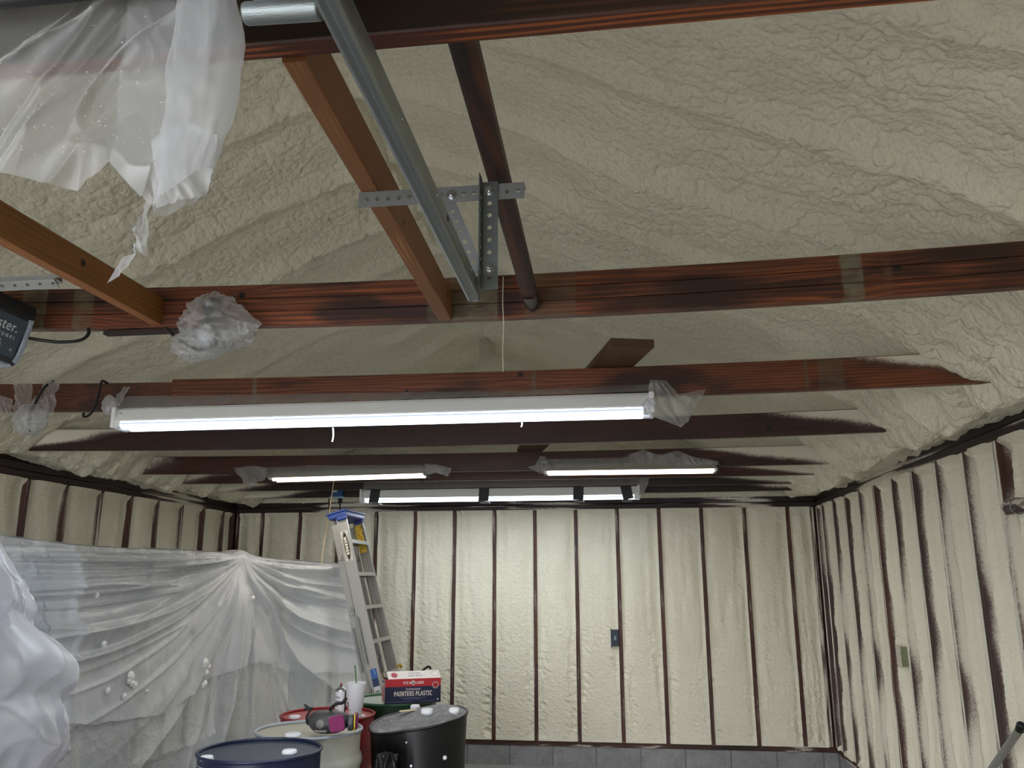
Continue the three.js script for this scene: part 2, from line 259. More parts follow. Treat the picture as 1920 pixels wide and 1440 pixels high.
{
  const c = struct('ceiling');
  const NX = 880, zs = [ZF + 0.05]; while (zs[zs.length - 1] > ZB + 0.02) { const z = zs[zs.length - 1]; zs.push(z - (z > -0.9 ? 0.05 : z > -4.4 ? 0.0068 : 0.017)); }
  const NZ = zs.length - 1, f = (u, v) => {
    const x = mix(XL - 0.03, XR + 0.03, u), z = zs[Math.round(v * NZ)], d = Math.abs(x - RX), s = x > RX ? 1 : -1, a = d * 1.1, y = roofBase(x);
    const wob = 0.10 * (fbm(a * 1.1 + s * 9, z * 0.8, 3, 2) - 0.5), eave = sm(2.0, 2.8, d), q = s * 31;
    let D = 0;
    for (const zr of RAFTERS) { const t = z - zr - wob; if (Math.abs(t) < 0.4) D += 0.06 * Math.exp(-((t / (t > 0 ? 0.07 : 0.06)) ** 2)) * sm(0.0, 0.62, fbm(a * 0.8 + q, zr * 3, 13, 2)) - 0.018 * Math.exp(-(((t + 0.16) / 0.08) ** 2)); }
    D *= 1 - 0.4 * eave;
    D += 0.08 * (fbm(a * 1.5 + q, z * 1.5, 23, 2) - 0.5);
    const wx = a + 0.05 * (fbm(a * 5, z * 5, 31, 2) - 0.5) + q, wz = z + 0.05 * (fbm(a * 5, z * 5, 37, 2) - 0.5);
    const region = sm(0.28, 0.66, fbm(a * 1.3 + q, z * 1.3, 41, 3)) * 0.75 + 0.3 + 0.5 * eave, r2 = sm(0.3, 0.6, fbm(a * 2.3 + q, z * 2.3, 47, 2));
    const [p1] = worley(wx * 15, wz * 18, 51), [b1] = worley(wx * 30, wz * 36, 57), [c1] = worley(wx * 6, wz * 7, 63), dome = (t) => Math.max(0, 1 - t * t * 1.1), w0 = 1 - 0.5 * sm(2.66, 2.86, d);
    D += region * (0.022 * dome(p1) * (0.4 + 0.6 * r2) + 0.012 * dome(b1) + (0.018 + (s > 0 ? 0.07 : 0.025) * eave) * dome(c1)) - 0.034;
    D = D * w0 - 0.05 * (1 - w0);
    const nx = -s * 0.41 * sm(0, 0.2, d) * (1 - 0.6 * sm(2.8, 2.95, d)), ny = -0.91;
    return [x + nx * D, E + y + ny * D, z];
  };
  part('foam', gridGeo(NX, NZ, f, (u, v, p) => [p[0] * 1.1, p[2]]), foamMat, c);
  // foam-covered stub of a post hanging from the ridge
  part('foam_stub', gridGeo(28, 24, (u, v) => { const t = u * Math.PI * 2, r = 0.072 * Math.sqrt(Math.max(0, 1 - (v > 0.7 ? ((v - 0.7) / 0.3) ** 2 : 0))) * (1 + 0.25 * (fbm(Math.cos(t) * 3 + 5, v * 9 + Math.sin(t) * 2, 5, 2) - 0.5)); return [-1.115 + r * Math.cos(t), E + 2.1 - 0.25 * v, -6.9 + r * Math.sin(t)]; }), foamMat, c);
  const rs = new THREE.Shape([[XL - 0.25, 0.86], [RX, 2.26], [XR + 0.25, 0.86], [XR + 0.25, 0.98], [RX, 2.4], [XL - 0.25, 0.98]].map(([x, y]) => new THREE.Vector2(x, y + E)));
  part('roof_deck', new THREE.ExtrudeGeometry(rs, { depth: ZF - ZB + 0.5, bevelEnabled: false }).translate(0, 0, ZB - 0.25), std(0x6a5a48, 0.9), c);
}

// ---------------------------------------------------------------- ceiling joists
const JH = 0.138, JT = 0.04;
const joists = [   // [z of the back face, height of the underside at xc, xc, bend, label, texture options]
  [1.07, 0.79, -0.4, 0.004, 'dark joist nearest the camera, its underside showing an orange grain band', { char: 1.1, bright: -0.1, dark: [34, 19, 12], mid: [72, 42, 26], light: [112, 66, 38], dark2: [66, 28, 14], under: [160, 88, 40], stains: [[3.06, 3.42, [82, 80, 70], 0.8]] }],
  [2.41, 0.78, -0.35, 0.012, 'reddish joist with two long saw kerfs and pale green bands, meeting both tan braces', { char: 1.1, knots: 18, bright: 0.26, contrast: 0.9, light: [176, 96, 48], stains: [[2.0, 2.1, [120, 118, 96], 0.8], [2.19, 2.27, [116, 112, 92], 0.6], [3.39, 3.46, [92, 88, 72], 0.7], [3.46, 3.62, [112, 112, 92], 0.75], [3.69, 3.86, [92, 84, 70], 0.55], [4.63, 4.70, [110, 112, 96], 0.75], [4.75, 4.78, [104, 80, 66], 0.4]] }],
  [3.62, 0.783, -0.4, 0.005, 'reddish joist carrying the big wrapped lamp, a board lying across its top', { char: 0.9, knots: 16, bright: 0.12, contrast: 0.9, stains: [[2.26, 2.29, [104, 106, 92], 0.75], [3.59, 3.615, [96, 100, 92], 0.7], [4.78, 4.80, [92, 92, 84], 0.6], [4.84, 4.95, [98, 96, 84], 0.5]] }],
  [4.84, 0.782, -1.0, 0.004, 'dark purple-brown joist right behind the big wrapped lamp', { char: 0.4, bright: -0.12, contrast: 0.5, dark: [44, 27, 26], mid: [76, 44, 38], light: [112, 66, 50] }],
  [6.06, 0.782, -0.5, 0.0025, 'brown joist behind the pair of short wrapped lamps', { char: 0.5, bright: -0.02, contrast: 0.7, dark: [40, 22, 18], mid: [78, 40, 28], light: [116, 62, 38] }],
  [6.66, 0.785, 0, 0.001, 'low brown joist just behind the short wrapped lamps, second of the closely spaced back ones', { char: 0.4, bright: -0.02, contrast: 0.7, dark: [42, 24, 20], mid: [80, 44, 32], light: [112, 64, 42] }],
  [7.27, 0.785, 0, 0.001, 'dark joist holding the long taped lamp near the back wall', { char: 0.6, bright: -0.1, contrast: 0.6, dark: [30, 20, 20], mid: [60, 38, 34], light: [92, 58, 46] }],
  [7.88, 0.785, -1, 0.001, 'last dark joist before the back wall, a blue box fixed to it', { char: 0.6, bright: -0.1, contrast: 0.6, dark: [30, 20, 20], mid: [60, 38, 34], light: [92, 58, 46] }],
];
// where the overspray starts on the face of each joist, from the wall: [right: top x, bottom x, left: top x, bottom x]
const sprayEnds = [[1.9, 1.9, -4, -4], [1.75, 1.9, -3.9, -4], [1.02, 1.66, -3.7, -3.95], [0.92, 1.62, -3.05, -3.9], [0.62, 1.45, -3.5, -3.72], [0.3, 1.5, -3.1, -3.7], [0.2, 1.45, -2.9, -3.5], [0.6, 1.7, -2.75, -3.4]];
const JX0 = XL + 0.02, JX1 = XR - 0.02, JL = JX1 - JX0, kerf = [[JT / 2, 0.02], [JT / 2 - 0.006, 0.0185], [JT / 2, 0.017]];
joists.forEach(([d, y, xc, bend, label, o], i) => {
  const prof = lumber(JT, JH), per = 2 * (JT + JH);
  if (i === 1) prof.splice(1, 0, [JT / 2, 0.0235], [JT / 2 - 0.007, 0.022], [JT / 2, 0.0205], [JT / 2, -0.0205], [JT / 2 - 0.007, -0.022], [JT / 2, -0.0235]);
  const [rt, rb, lt, lb] = sprayEnds[i];
  const mat = std(0xffffff, 0.5, { map: woodTex(2048, i < 3 ? 224 : 128, JL, per, 200 + i * 7, { knots: 12, ...o, spray: (xm, v) => {
    const x = JX0 + xm, yf = clamp(1 - v / (JH / per)), edgeR = mix(rb, rt, yf), edgeL = mix(lb, lt, yf), w = 0.3 * (fbm(x * 3, yf * 2, i, 3) - 0.5);
    return Math.max(sm(edgeR - 0.2, edgeR + 0.22, x + w), sm(edgeL + 0.2, edgeL - 0.22, x + w));
  } }) });
  const off = (x) => [-d + JT / 2, E + y + bend * (x - xc) ** 2 + JH / 2];
  if (i === 2) {                                      // two lengths spliced: the left one sits lower and further back
    const t = thing('ceiling_joist', label, 'joist'), m2 = std(0xffffff, 0.55, { map: woodTex(2048, 128, JL, per, 290, { ...o, knots: 5, bright: -0.05, contrast: 0.5, stains: [], spray: (xm, v) => sm(lt + 0.3, lt - 0.1, JX0 + xm) }) });
    part('board', sweep(prof, -2.11, JX1, 50, off), mat, t);
    part('board', sweep(prof, JX0, -1.7, 40, (x) => { const p = off(x); return [p[0] - JT - 0.002, p[1] - 0.004]; }), m2, t);
    // u on the right-hand length still runs over the whole joist
    const uv = t.children[0].geometry.attributes.uv, q = (JX1 + 2.11) / JL; for (let k = 0; k < uv.count; k++) uv.setX(k, 1 - q + uv.getX(k) * q);
    return;
  }
  solo('ceiling_joist', sweep(prof, JX0, JX1, 90, off), mat, label, 'joist');
});
// ---------------------------------------------------------------- braces between the first two joists, and loose boards
const tanWood = (seed, o) => std(0xffffff, 0.6, { map: woodTex(1024, 128, 1.35, 0.254, seed, { dark: [116, 68, 32], mid: [158, 98, 50], light: [190, 130, 74], knots: 4, char: 0.25, bright: 0.1, contrast: 1.2, ...o }) });
// 2x4 on edge along z from z0 (near) to z1 (far), its section centre at x, y; the profile's front (+z) turns to face +x
function alongZ(prof, z0, z1, x0, x1, y0, y1, n = 20) { return sweep(prof, 0, z0 - z1, n, (t) => [mix(x0, x1, t / (z0 - z1)), mix(y0, y1, t / (z0 - z1))]).rotateY(Math.PI / 2).translate(0, 0, z0); }
function beamZ(prof, z0, z1, x0, x1, y0, y1, n) { const g = sweep(prof, 0, z0 - z1, n ?? 20, (t) => [mix(x0, x1, t / (z0 - z1)), mix(y0, y1, t / (z0 - z1))]); const p = g.attributes.position, q = g.attributes.normal; for (let i = 0; i < p.count; i++) { p.setXYZ(i, p.getZ(i), p.getY(i), z0 - p.getX(i)); q.setXYZ(i, q.getZ(i), q.getY(i), -q.getX(i)); } return g; }
const z1 = -1.072, z2 = -2.368;
solo('wood_brace', beamZ(lumber(0.04, 0.092), z1, z2, -0.481, -0.515, E + 0.83, E + 0.822), tanWood(411, { underFrom: 0.352, under: [176, 124, 78], dark2: [122, 80, 46], mid: [124, 82, 46], light: [152, 104, 60], bright: 0, contrast: 0.6 }), 'tan two-by-four brace with swirling grain, beside the galvanised track', 'brace');
solo('wood_brace', beamZ(lumber(0.036, 0.092), z1, z2, -1.46, -1.472, E + 0.835, E + 0.848), tanWood(417, { contrast: 0.5, bright: -0.02, underFrom: 0.352, under: [170, 112, 62], dark2: [136, 84, 42], dark: [104, 66, 30], mid: [136, 88, 42], light: [160, 108, 58] }), 'tan smooth two-by-four brace between the opener and the plastic-wrapped bulb', 'brace');
{
  const m = std(0xffffff, 0.6, { map: woodTex(1024, 64, 1.4, 0.17, 423, { dark: [30, 15, 9], mid: [70, 34, 17], light: [140, 74, 32], knots: 7, bright: 0.08, char: 1.2, rings: 120 }) });
  const pr = []; for (let k = 0; k < 8; k++) pr.push([0.022 - 0.006 * (1 - Math.cos(k * 0.2)) * 0, 0]);
  const t = thing('dark_wood_strip', 'slim dark-stained strip with knots running from first to second joist', 'wood strip', [0, 0, 0]);
  const sec = [[0.022, 0.016], [0.022, -0.01], [0.015, -0.016], [0, -0.018], [-0.015, -0.016], [-0.022, -0.01], [-0.022, 0.016]];
  part('strip', beamZ(sec, z1 - 0.005, z2 + 0.02, -0.219, -0.243, E + 0.818, E + 0.812, 12), m, t);
  part('worn_end', gridGeo(20, 10, (u, v) => { const a = mix(-0.1, Math.PI + 0.1, u); return [-0.243 + 0.0235 * Math.cos(a) * Math.sqrt(1 - (v * 0.85) ** 2), E + 0.806 - 0.0145 * Math.sin(a), z2 + 0.12 - 0.118 * v]; }), std(0x1d1412, 0.3), t, 'glossy rounded end');
}
solo('wood_batten', sweep(lumber(0.03, 0.014, 0.002), -1.66, -1.22, 6, () => [-2.392, E + 0.788]), std(0x2a1a15, 0.7), 'thin dark batten under the second joist, between opener and wrapped bulb', 'batten');
{ // board laid across the joists, on the slant
  const A = V(0.075, E + 0.946, -3.28), B = V(-0.66, E + 0.944, -6.1), L = A.distanceTo(B);
  const g = sweep(lumber(0.185, 0.036), -L / 2, L / 2, 10).rotateY(-Math.atan2(B.z - A.z, B.x - A.x)).translate((A.x + B.x) / 2, (A.y + B.y) / 2, (A.z + B.z) / 2);
  solo('loose_board', g, std(0xffffff, 0.7, { map: woodTex(1024, 64, L, 0.44, 431, { dark: [66, 46, 30], mid: [98, 72, 48], light: [128, 98, 68], char: 0.3 }) }), 'weathered brown board lying slantwise across the tops of the joists', 'board');
}

// ---------------------------------------------------------------- garage door hardware
function perforated(len, wid, th, pitch, r, from = 0.018) {   // flat punched steel strip along x, face to +z
  const s = new THREE.Shape([[0, -wid / 2], [len, -wid / 2], [len, wid / 2], [0, wid / 2]].map(([x, y]) => new THREE.Vector2(x, y)));
  for (let x = from; x < len - r; x += pitch) { const h = new THREE.Path(); h.absarc(x, 0, r, 0, Math.PI * 2, true); s.holes.push(h); }
  return new THREE.ExtrudeGeometry(s, { depth: th, bevelEnabled: false, curveSegments: 10 });
}
const boltGeo = mergeGeometries([new THREE.CylinderGeometry(0.0085, 0.0085, 0.006, 6).toNonIndexed(), new THREE.CylinderGeometry(0.0105, 0.0105, 0.0016, 20).translate(0, -0.003, 0).toNonIndexed(), new THREE.CylinderGeometry(0.0045, 0.004, 0.005, 12).translate(0, 0.005, 0).toNonIndexed()]);
function bolt(parent, x, y, z, rx = 0, rz = 0) { const b = part('bolt', boltGeo, M.steel, parent); b.position.set(x, y, z); b.rotation.set(rx, 0, rz); return b; }
{ // hanger that carries the end of the track: cross angle under the braces, vertical angle, diagonal brace
  const t = thing('track_hanger', 'punched steel angle hanger bolted under the tan brace and the dark strip', 'bracket', [0, E, 0]);
  const ya = 0.7795, za = -1.508;
  const flat = perforated(0.345, 0.034, 0.0022, 0.0225, 0.0047);   // upright leg
  part('cross_angle', [flat.clone().translate(-0.515, ya - 0.0165, za), slab(-0.515, -0.17, ya - 0.0015, ya + 0.0005, za - 0.03, za)], M.galvDull, t);
  const hx = -0.252, hz = za + 0.0035, top = ya + 0.004, bot = 0.553, L = top - bot;
  const face = perforated(L, 0.034, 0.0022, 0.0265, 0.0048, 0.02).rotateZ(-Math.PI / 2).translate(hx + 0.012, top, hz);
  const side = perforated(L + 0.008, 0.03, 0.0022, 0.0265, 0.0048, 0.02).rotateZ(-Math.PI / 2).rotateY(Math.PI / 2).translate(hx - 0.006, top + 0.008, hz + 0.013);
  part('hanging_angle', [face, side], M.galv, t);
  const A = V(-0.333, ya - 0.012, za - 0.006), B = V(-0.266, 0.594, za - 0.006), d = B.clone().sub(A);
  part('diagonal_brace', perforated(d.length(), 0.028, 0.002, 0.024, 0.0046).rotateZ(Math.atan2(d.y, d.x)).translate(A.x, A.y, A.z), M.galvDull, t);
  bolt(t, hx + 0.012, top - 0.02, hz + 0.006, Math.PI / 2); bolt(t, hx + 0.012, bot + 0.046, hz + 0.006, Math.PI / 2); bolt(t, -0.319, ya - 0.018, za + 0.005, Math.PI / 2);
}
{ // galvanised track, a rolled channel open to the door side
  const t = thing('door_track', 'long galvanised garage door track running towards the camera, its end rounded', 'track', [0, E, 0]);
  const line = [[-0.0105, 0.008], [-0.0125, 0.004], [-0.0115, -0.001], [-0.007, -0.0035], [-0.001, -0.001], [0.003, -0.0025], [0.008, -0.002], [0.0115, 0.002], [0.0125, 0.008], [0.0125, 0.03], [0.011, 0.035], [0.006, 0.037], [-0.006, 0.037], [-0.009, 0.035]];
  const loop = [], th = 0.0013, off = line.map((p, i) => { const a = line[Math.max(0, i - 1)], b = line[Math.min(line.length - 1, i + 1)], l = Math.hypot(b[0] - a[0], b[1] - a[1]); return [p[0] - th * (b[1] - a[1]) / l, p[1] + th * (b[0] - a[0]) / l]; });
  loop.push(...off, ...line.slice().reverse());
  const zE = -1.53, pts = [];
  const g = sweep(loop, 0, 2.75, 60, (x) => [mix(-0.2757, -0.2473, x / 2.75), 0.543 + 0.0113 * x / 2.75]);
  const p = g.attributes.position, n = g.attributes.normal;
  for (let i = 0; i < p.count; i++) { const x = p.getX(i); p.setXYZ(i, p.getZ(i), p.getY(i), zE + x); n.setXYZ(i, p.getZ(i) * 0 + n.getZ(i), n.getY(i), 0); }
  const idx = g.index.array; for (let i = 0; i < idx.length; i += 3) { const a = idx[i]; idx[i] = idx[i + 1]; idx[i + 1] = a; }   // mirrored: turn the faces round
  part('channel', g, M.galv, t);
  const cap = gridGeo(18, 8, (u, v) => { const a = Math.PI * u; return [-0.292 + 0.0125 * Math.cos(a) * Math.sqrt(1 - 0.9 * v * v), 0.5725 + 0.0015 * Math.sin(a) * v + 0.003 * v, zE + 0.004 - 0.022 * Math.sin(a) * 1 * (0.2 + 0.8 * v) * 0.9]; });
  part('end_lip', [gridGeo(20, 6, (u, v) => { const a = Math.PI * u; return [-0.2762 + 0.012 * Math.cos(a), 0.5415 + 0.012 * v * v * 0.3, zE + 0.002 - 0.02 * Math.sin(a) * v]; }), slab(-0.2647, -0.2634, 0.542, 0.578, zE - 0.012, zE + 0.002)], M.galv, t);
  part('rust_spot', new THREE.SphereGeometry(0.006, 10, 8).scale(0.45, 1.2, 1.6).translate(-0.2612, 0.566, -1.2), std(0x4a2e22, 0.9), t);
  for (const z of [-1.11, -0.9, -1.42]) part('rivet', new THREE.SphereGeometry(0.0022, 8, 6).translate(mix(-0.2625, -0.2565, (z + 1.53) / 0.63), 0.563, z), M.steel, t);
}
{ // end of the opened overhead door with its roller
  const t = thing('garage_door', 'opened overhead garage door, only its inner edge with black seal and roller showing', 'garage door', [0, E, 0]);
  part('door_panel', box(3.0, 0.045, 2.0, -1.88, 0.735, 0.20, 0.006), std(0xcfd2d4, 0.5), t);
  part('edge_seal', tube([[-3.36, 0.712, -0.803], [-2, 0.712, -0.803], [-0.7, 0.712, -0.803], [-0.5, 0.713, -0.803], [-0.385, 0.712, -0.803]], 0.011, 40, 10), M.black, t);
  const plate = perforated(0.11, 0.06, 0.002, 0.028, 0.0045).rotateX(Math.PI / 2).translate(-0.47, 0.708, -0.775);
  part('roller_bracket', [plate, perforated(0.062, 0.07, 0.002, 0.034, 0.0045, 0.014).translate(-0.374, 0.642, -0.722)], std(0xb9bec2, 0.5, { metalness: 0.6 }), t);
  part('roller_sleeve', lathe([[0.001, 0], [0.0115, 0], [0.0125, 0.002], [0.0125, 0.083], [0.0115, 0.086], [0.001, 0.086]], 24).rotateZ(-Math.PI / 2).rotateZ(-0.03).translate(-0.388, 0.6, -0.7315), M.galv, t);
  part('roller_stem', lathe([[0.001, 0], [0.006, 0], [0.006, 0.03], [0.001, 0.03]], 16).rotateZ(-Math.PI / 2).translate(-0.307, 0.597, -0.7315), M.steel, t);
}
{ // opener motor, its right side panel facing the room
  const t = thing('garage_opener', 'dark grey garage door opener with lettered side panel and silver edge', 'opener', [0, E, 0]);
  const side = (z, v) => [mix(-1.832, -1.873, v) , mix(0.795, 0.662, v), z];
  part('housing', gridGeo(40, 6, (u, v) => { const a = u * 4 % 1, k = Math.min(3, Math.floor(u * 4)), w = mix(0.16, 0.12, v), c = [[-1, 1], [-1, -1], [1, -1], [1, 1], [-1, 1]]; const q = c[k], r = c[k + 1]; return [-2.01 + mix(q[0], r[0], a) * w * 1.04 + 0.012, mix(0.81, 0.655, v), -2.08 + mix(q[1], r[1], a) * 0.185]; }), std(0x22262b, 0.5), t);
  part('bottom_cover', box(0.25, 0.012, 0.33, -2.0, 0.655, -2.08, 0.005), std(0x8f969c, 0.4), t);
  part('top_cover', box(0.36, 0.045, 0.40, -2.005, 0.825, -2.08, 0.012), M.blackMatt, t);
  const tex = canvasTex(768, 320, (x, w, h) => {
    x.fillStyle = 'rgb(62,76,92)'; x.fillRect(0, 0, w, h);
    x.fillStyle = '#cfd6dc'; x.font = 'bold 96px sans-serif'; x.textAlign = 'right'; x.fillText('ster.', w - 60, 120);
    x.font = 'bold 40px sans-serif'; x.fillText('P R O F E S S I O N A L', w - 58, 176);
    x.fillStyle = '#b9c1c8'; x.beginPath(); x.moveTo(w - 230, 214); x.lineTo(w - 200, 192); x.lineTo(w - 170, 214); x.closePath(); x.fill(); x.beginPath(); x.arc(w - 200, 258, 40, 0, 7); x.fill();
    x.fillStyle = '#08090b'; x.beginPath(); x.ellipse(w - 200, 262, 22, 28, 0, 0, 7); x.fill(); x.fillStyle = '#8d98a4'; x.fillRect(w - 70, 250, 30, 20);
  });
  part('side_panel', gridGeo(4, 4, (u, v) => { const p = side(mix(-1.93, -2.248, u), mix(0.04, 0.93, v)); return [p[0] + 0.005, p[1], p[2]]; }, (u, v) => [u, 1 - v]), std(0xffffff, 0.45, { map: tex }), t);
  part('edge_trim', [tube([[-1.834, 0.80, -2.262], [-1.843, 0.77, -2.266], [-1.868, 0.68, -2.268], [-1.876, 0.662, -2.262]], 0.011, 20, 10), tube([[-1.876, 0.66, -2.262], [-1.95, 0.655, -2.268], [-2.1, 0.655, -2.266]], 0.009, 16, 10)], std(0x9aa4b4, 0.35, { metalness: 0.3 }), t);
  part('power_cord', tube([[-1.87, 0.75, -2.27], [-1.82, 0.745, -2.30], [-1.76, 0.742, -2.32], [-1.71, 0.755, -2.345], [-1.70, 0.78, -2.362], [-1.705, 0.80, -2.364]], 0.0055, 30, 8), M.black, t);
}
{
  const t = thing('opener_hanger', 'punched steel angle hanger between the opener and the smooth tan brace', 'bracket', [0, E, 0]);
  part('cross_angle', [perforated(0.255, 0.034, 0.0022, 0.038, 0.0055).rotateX(Math.PI / 2).rotateX(-0.5).translate(-1.757, 0.786, -1.93), slab(-1.757, -1.502, 0.792, 0.82, -1.951, -1.949)], std(0xa9acab, 0.5, { metalness: 0.55 }), t);
  part('hanging_angle', [perforated(0.15, 0.05, 0.0022, 0.03, 0.0045).rotateZ(-Math.PI / 2).translate(-1.732, 0.80, -1.918), slab(-1.758, -1.756, 0.66, 0.80, -1.945, -1.915)], M.galv, t);
  bolt(t, -1.728, 0.775, -1.912, Math.PI / 2); bolt(t, -1.512, 0.80, -1.945, Math.PI / 2);
}

// ---------------------------------------------------------------- lamps
function tubeLight(x0, x1, y, z, w, k, color) {        // light just under the glowing tubes, the same length
  const l = new THREE.RectAreaLight(color, k, x1 - x0, w); l.position.set((x0 + x1) / 2, y, z); l.rotation.x = -Math.PI / 2; scene.add(l);
}
function glowTex(col, ends) { return dataTex(256, 4, (u) => { const e = Math.min(u, 1 - u), k = sm(ends * 0.3, ends, e); return [mix(60, col[0], k), mix(72, col[1], k), mix(90, col[2], k)]; }); }
const coolTube = new THREE.MeshStandardMaterial({ color: 0xdfe6ee, roughness: 0.3, emissive: 0xffffff, emissiveMap: glowTex([226, 238, 255], 0.045), emissiveIntensity: TUBE_GLOW });
const warmTube = new THREE.MeshStandardMaterial({ color: 0xefe6da, roughness: 0.3, emissive: 0xffffff, emissiveMap: glowTex([255, 240, 218], 0.02), emissiveIntensity: TUBE_GLOW });
function tubeGeo(x0, x1, y, z, r, tilt = 0) { return new THREE.CylinderGeometry(r, r, x1 - x0, 20, 1).rotateZ(-Math.PI / 2).rotateZ(tilt).translate((x0 + x1) / 2, y, z); }
function strip(label, x0, x1, top, z, o) {             // long strip fixture: housing, end caps, two tubes
  const t = thing('strip_light', label, 'lamp', [0, E, 0]), h = o.h;
  const sec = [[0.022, top], [0.034, top - 0.012], [0.062, top - h * 0.62], [0.06, top - h * 0.68], [0.02, top - h * 0.6], [-0.02, top - h * 0.6], [-0.06, top - h * 0.68], [-0.062, top - h * 0.62], [-0.034, top - 0.012], [-0.022, top]].reverse().map(([a, b]) => [a, b]);
  part('housing', sweep(sec.slice().reverse(), x0 + 0.02, x1 - 0.02, 2, () => [z, 0]), M.white, t);
  for (const x of [x0, x1]) { const s = x === x0 ? 1 : -1; part('end_cap', [box(0.024, h * 0.98, 0.13, x + 0.012 * s, top - h * 0.49, z, 0.01), box(0.05, h * 0.5, 0.03, x + 0.03 * s, top - h * 0.72, z + 0.045, 0.01), box(0.05, h * 0.5, 0.03, x + 0.03 * s, top - h * 0.72, z - 0.045, 0.01)], M.whitePlastic, t); }
  for (const dz of [0.04, -0.04]) part('tube', tubeGeo(x0 + 0.05, x1 - 0.05, top - h * 0.78, z + dz, o.r), o.mat, t);
  tubeLight(x0 + 0.06, x1 - 0.06, E + top - h * 0.78 - o.r - 0.012, z, 0.11, LAMP * o.k, o.col);
  return t;
}
const lampA = strip('long white strip lamp under film with two glowing tubes, the biggest and nearest lamp', -2.345, 0.165, 0.787, -3.545, { h: 0.104, r: 0.021, mat: coolTube, k: 1, col: new THREE.Color(0.86, 0.93, 1) });
for (const [x, s] of [[-2.32, 1], [0.14, -1]]) part('clip_mark', [slab(x - 0.012, x + 0.03, 0.735, 0.738, -3.4985, -3.497), slab(x + 0.006, x + 0.02, 0.745, 0.76, -3.503, -3.5015)], M.black, lampA);
const lampC = strip('long strip lamp held with dark tape bands, closest to the back wall', -2.335, 0.185, 0.795, -7.275, { h: 0.125, r: 0.019, mat: coolTube, k: 1, col: new THREE.Color(0.86, 0.93, 1) });
for (const [x, tl] of [[-2.19, 0], [-1.19, 0.02], [-0.35, -0.02], [0.07, 0.18]]) part('tape_band', [slab(-0.045, 0.045, -0.075, 0.075, 0, 0.003).rotateX(-0.42).rotateZ(tl).translate(x, 0.735, -7.215), slab(-0.045, 0.045, -0.002, 0.0, -0.07, 0.06).rotateZ(0).translate(x, 0.662, -7.27)], M.greyTape, lampC);
function shop(label, x0, x1, y, z, tilt) {             // four-foot shop lamp with a sheet-metal hood
  const t = thing('shop_light', label, 'lamp', [0, E, 0]), L = x1 - x0;
  const hood = [[0.028, 0.045], [0.1, -0.004], [0.101, -0.01], [0.094, -0.004], [0.026, 0.038], [-0.026, 0.038], [-0.094, -0.004], [-0.101, -0.01], [-0.1, -0.004], [-0.028, 0.045]].reverse();
  part('hood', sweep(hood.slice().reverse(), x0, x1, 2, (x) => [z, y + tilt * (x - x0)]), std(0xa9a6a0, 0.5), t);
  for (const x of [x0, x1]) part('end_plate', box(0.018, 0.065, 0.2, x, y + 0.012 + tilt * (x - x0), z, 0.004), M.black, t);
  for (const dz of [0.04, -0.04]) { const g = tubeGeo(x0 + 0.02, x1 - 0.02, 0, 0, 0.014); g.rotateZ(tilt).translate(0, 0, 0); const c = g.clone(); c.translate(0, y - 0.012 + tilt * L / 2 - tilt * 0 , z + dz); const p = c.attributes.position; const xm = (x0 + x1) / 2; for (let i = 0; i < p.count; i++) p.setY(i, y - 0.012 + tilt * (p.getX(i) - x0) + (g.attributes.position.getY(i) - Math.tan(tilt) * g.attributes.position.getX(i))); part('tube', c, warmTube, t); }
  tubeLight(x0 + 0.02, x1 - 0.02, E + y - 0.04, z, 0.1, LAMP * 0.9, new THREE.Color(1, 0.92, 0.82));
  return t;
}
shop('short wrapped shop lamp with dark end plates, the left of the pair at one level', -2.63, -1.42, 0.752, -5.99, 0.012);
shop('short wrapped shop lamp with heaped film over its right half, right of the pair', -0.535, 0.70, 0.768, -5.99, -0.004);
for (const [x, y, z, l] of [[-1.29, 0.665, -3.56, 0.055], [-0.42, 0.675, -3.55, 0.02]]) solo('pull_string', tube([[x, E + y + 0.01, z], [x + 0.004, E + y - l * 0.5, z], [x, E + y - l, z]], 0.003, 10, 6), M.whitePlastic, l > 0.04 ? 'short white pull string under the big wrapped lamp' : 'tiny film shred under the middle of the big wrapped lamp', 'string');

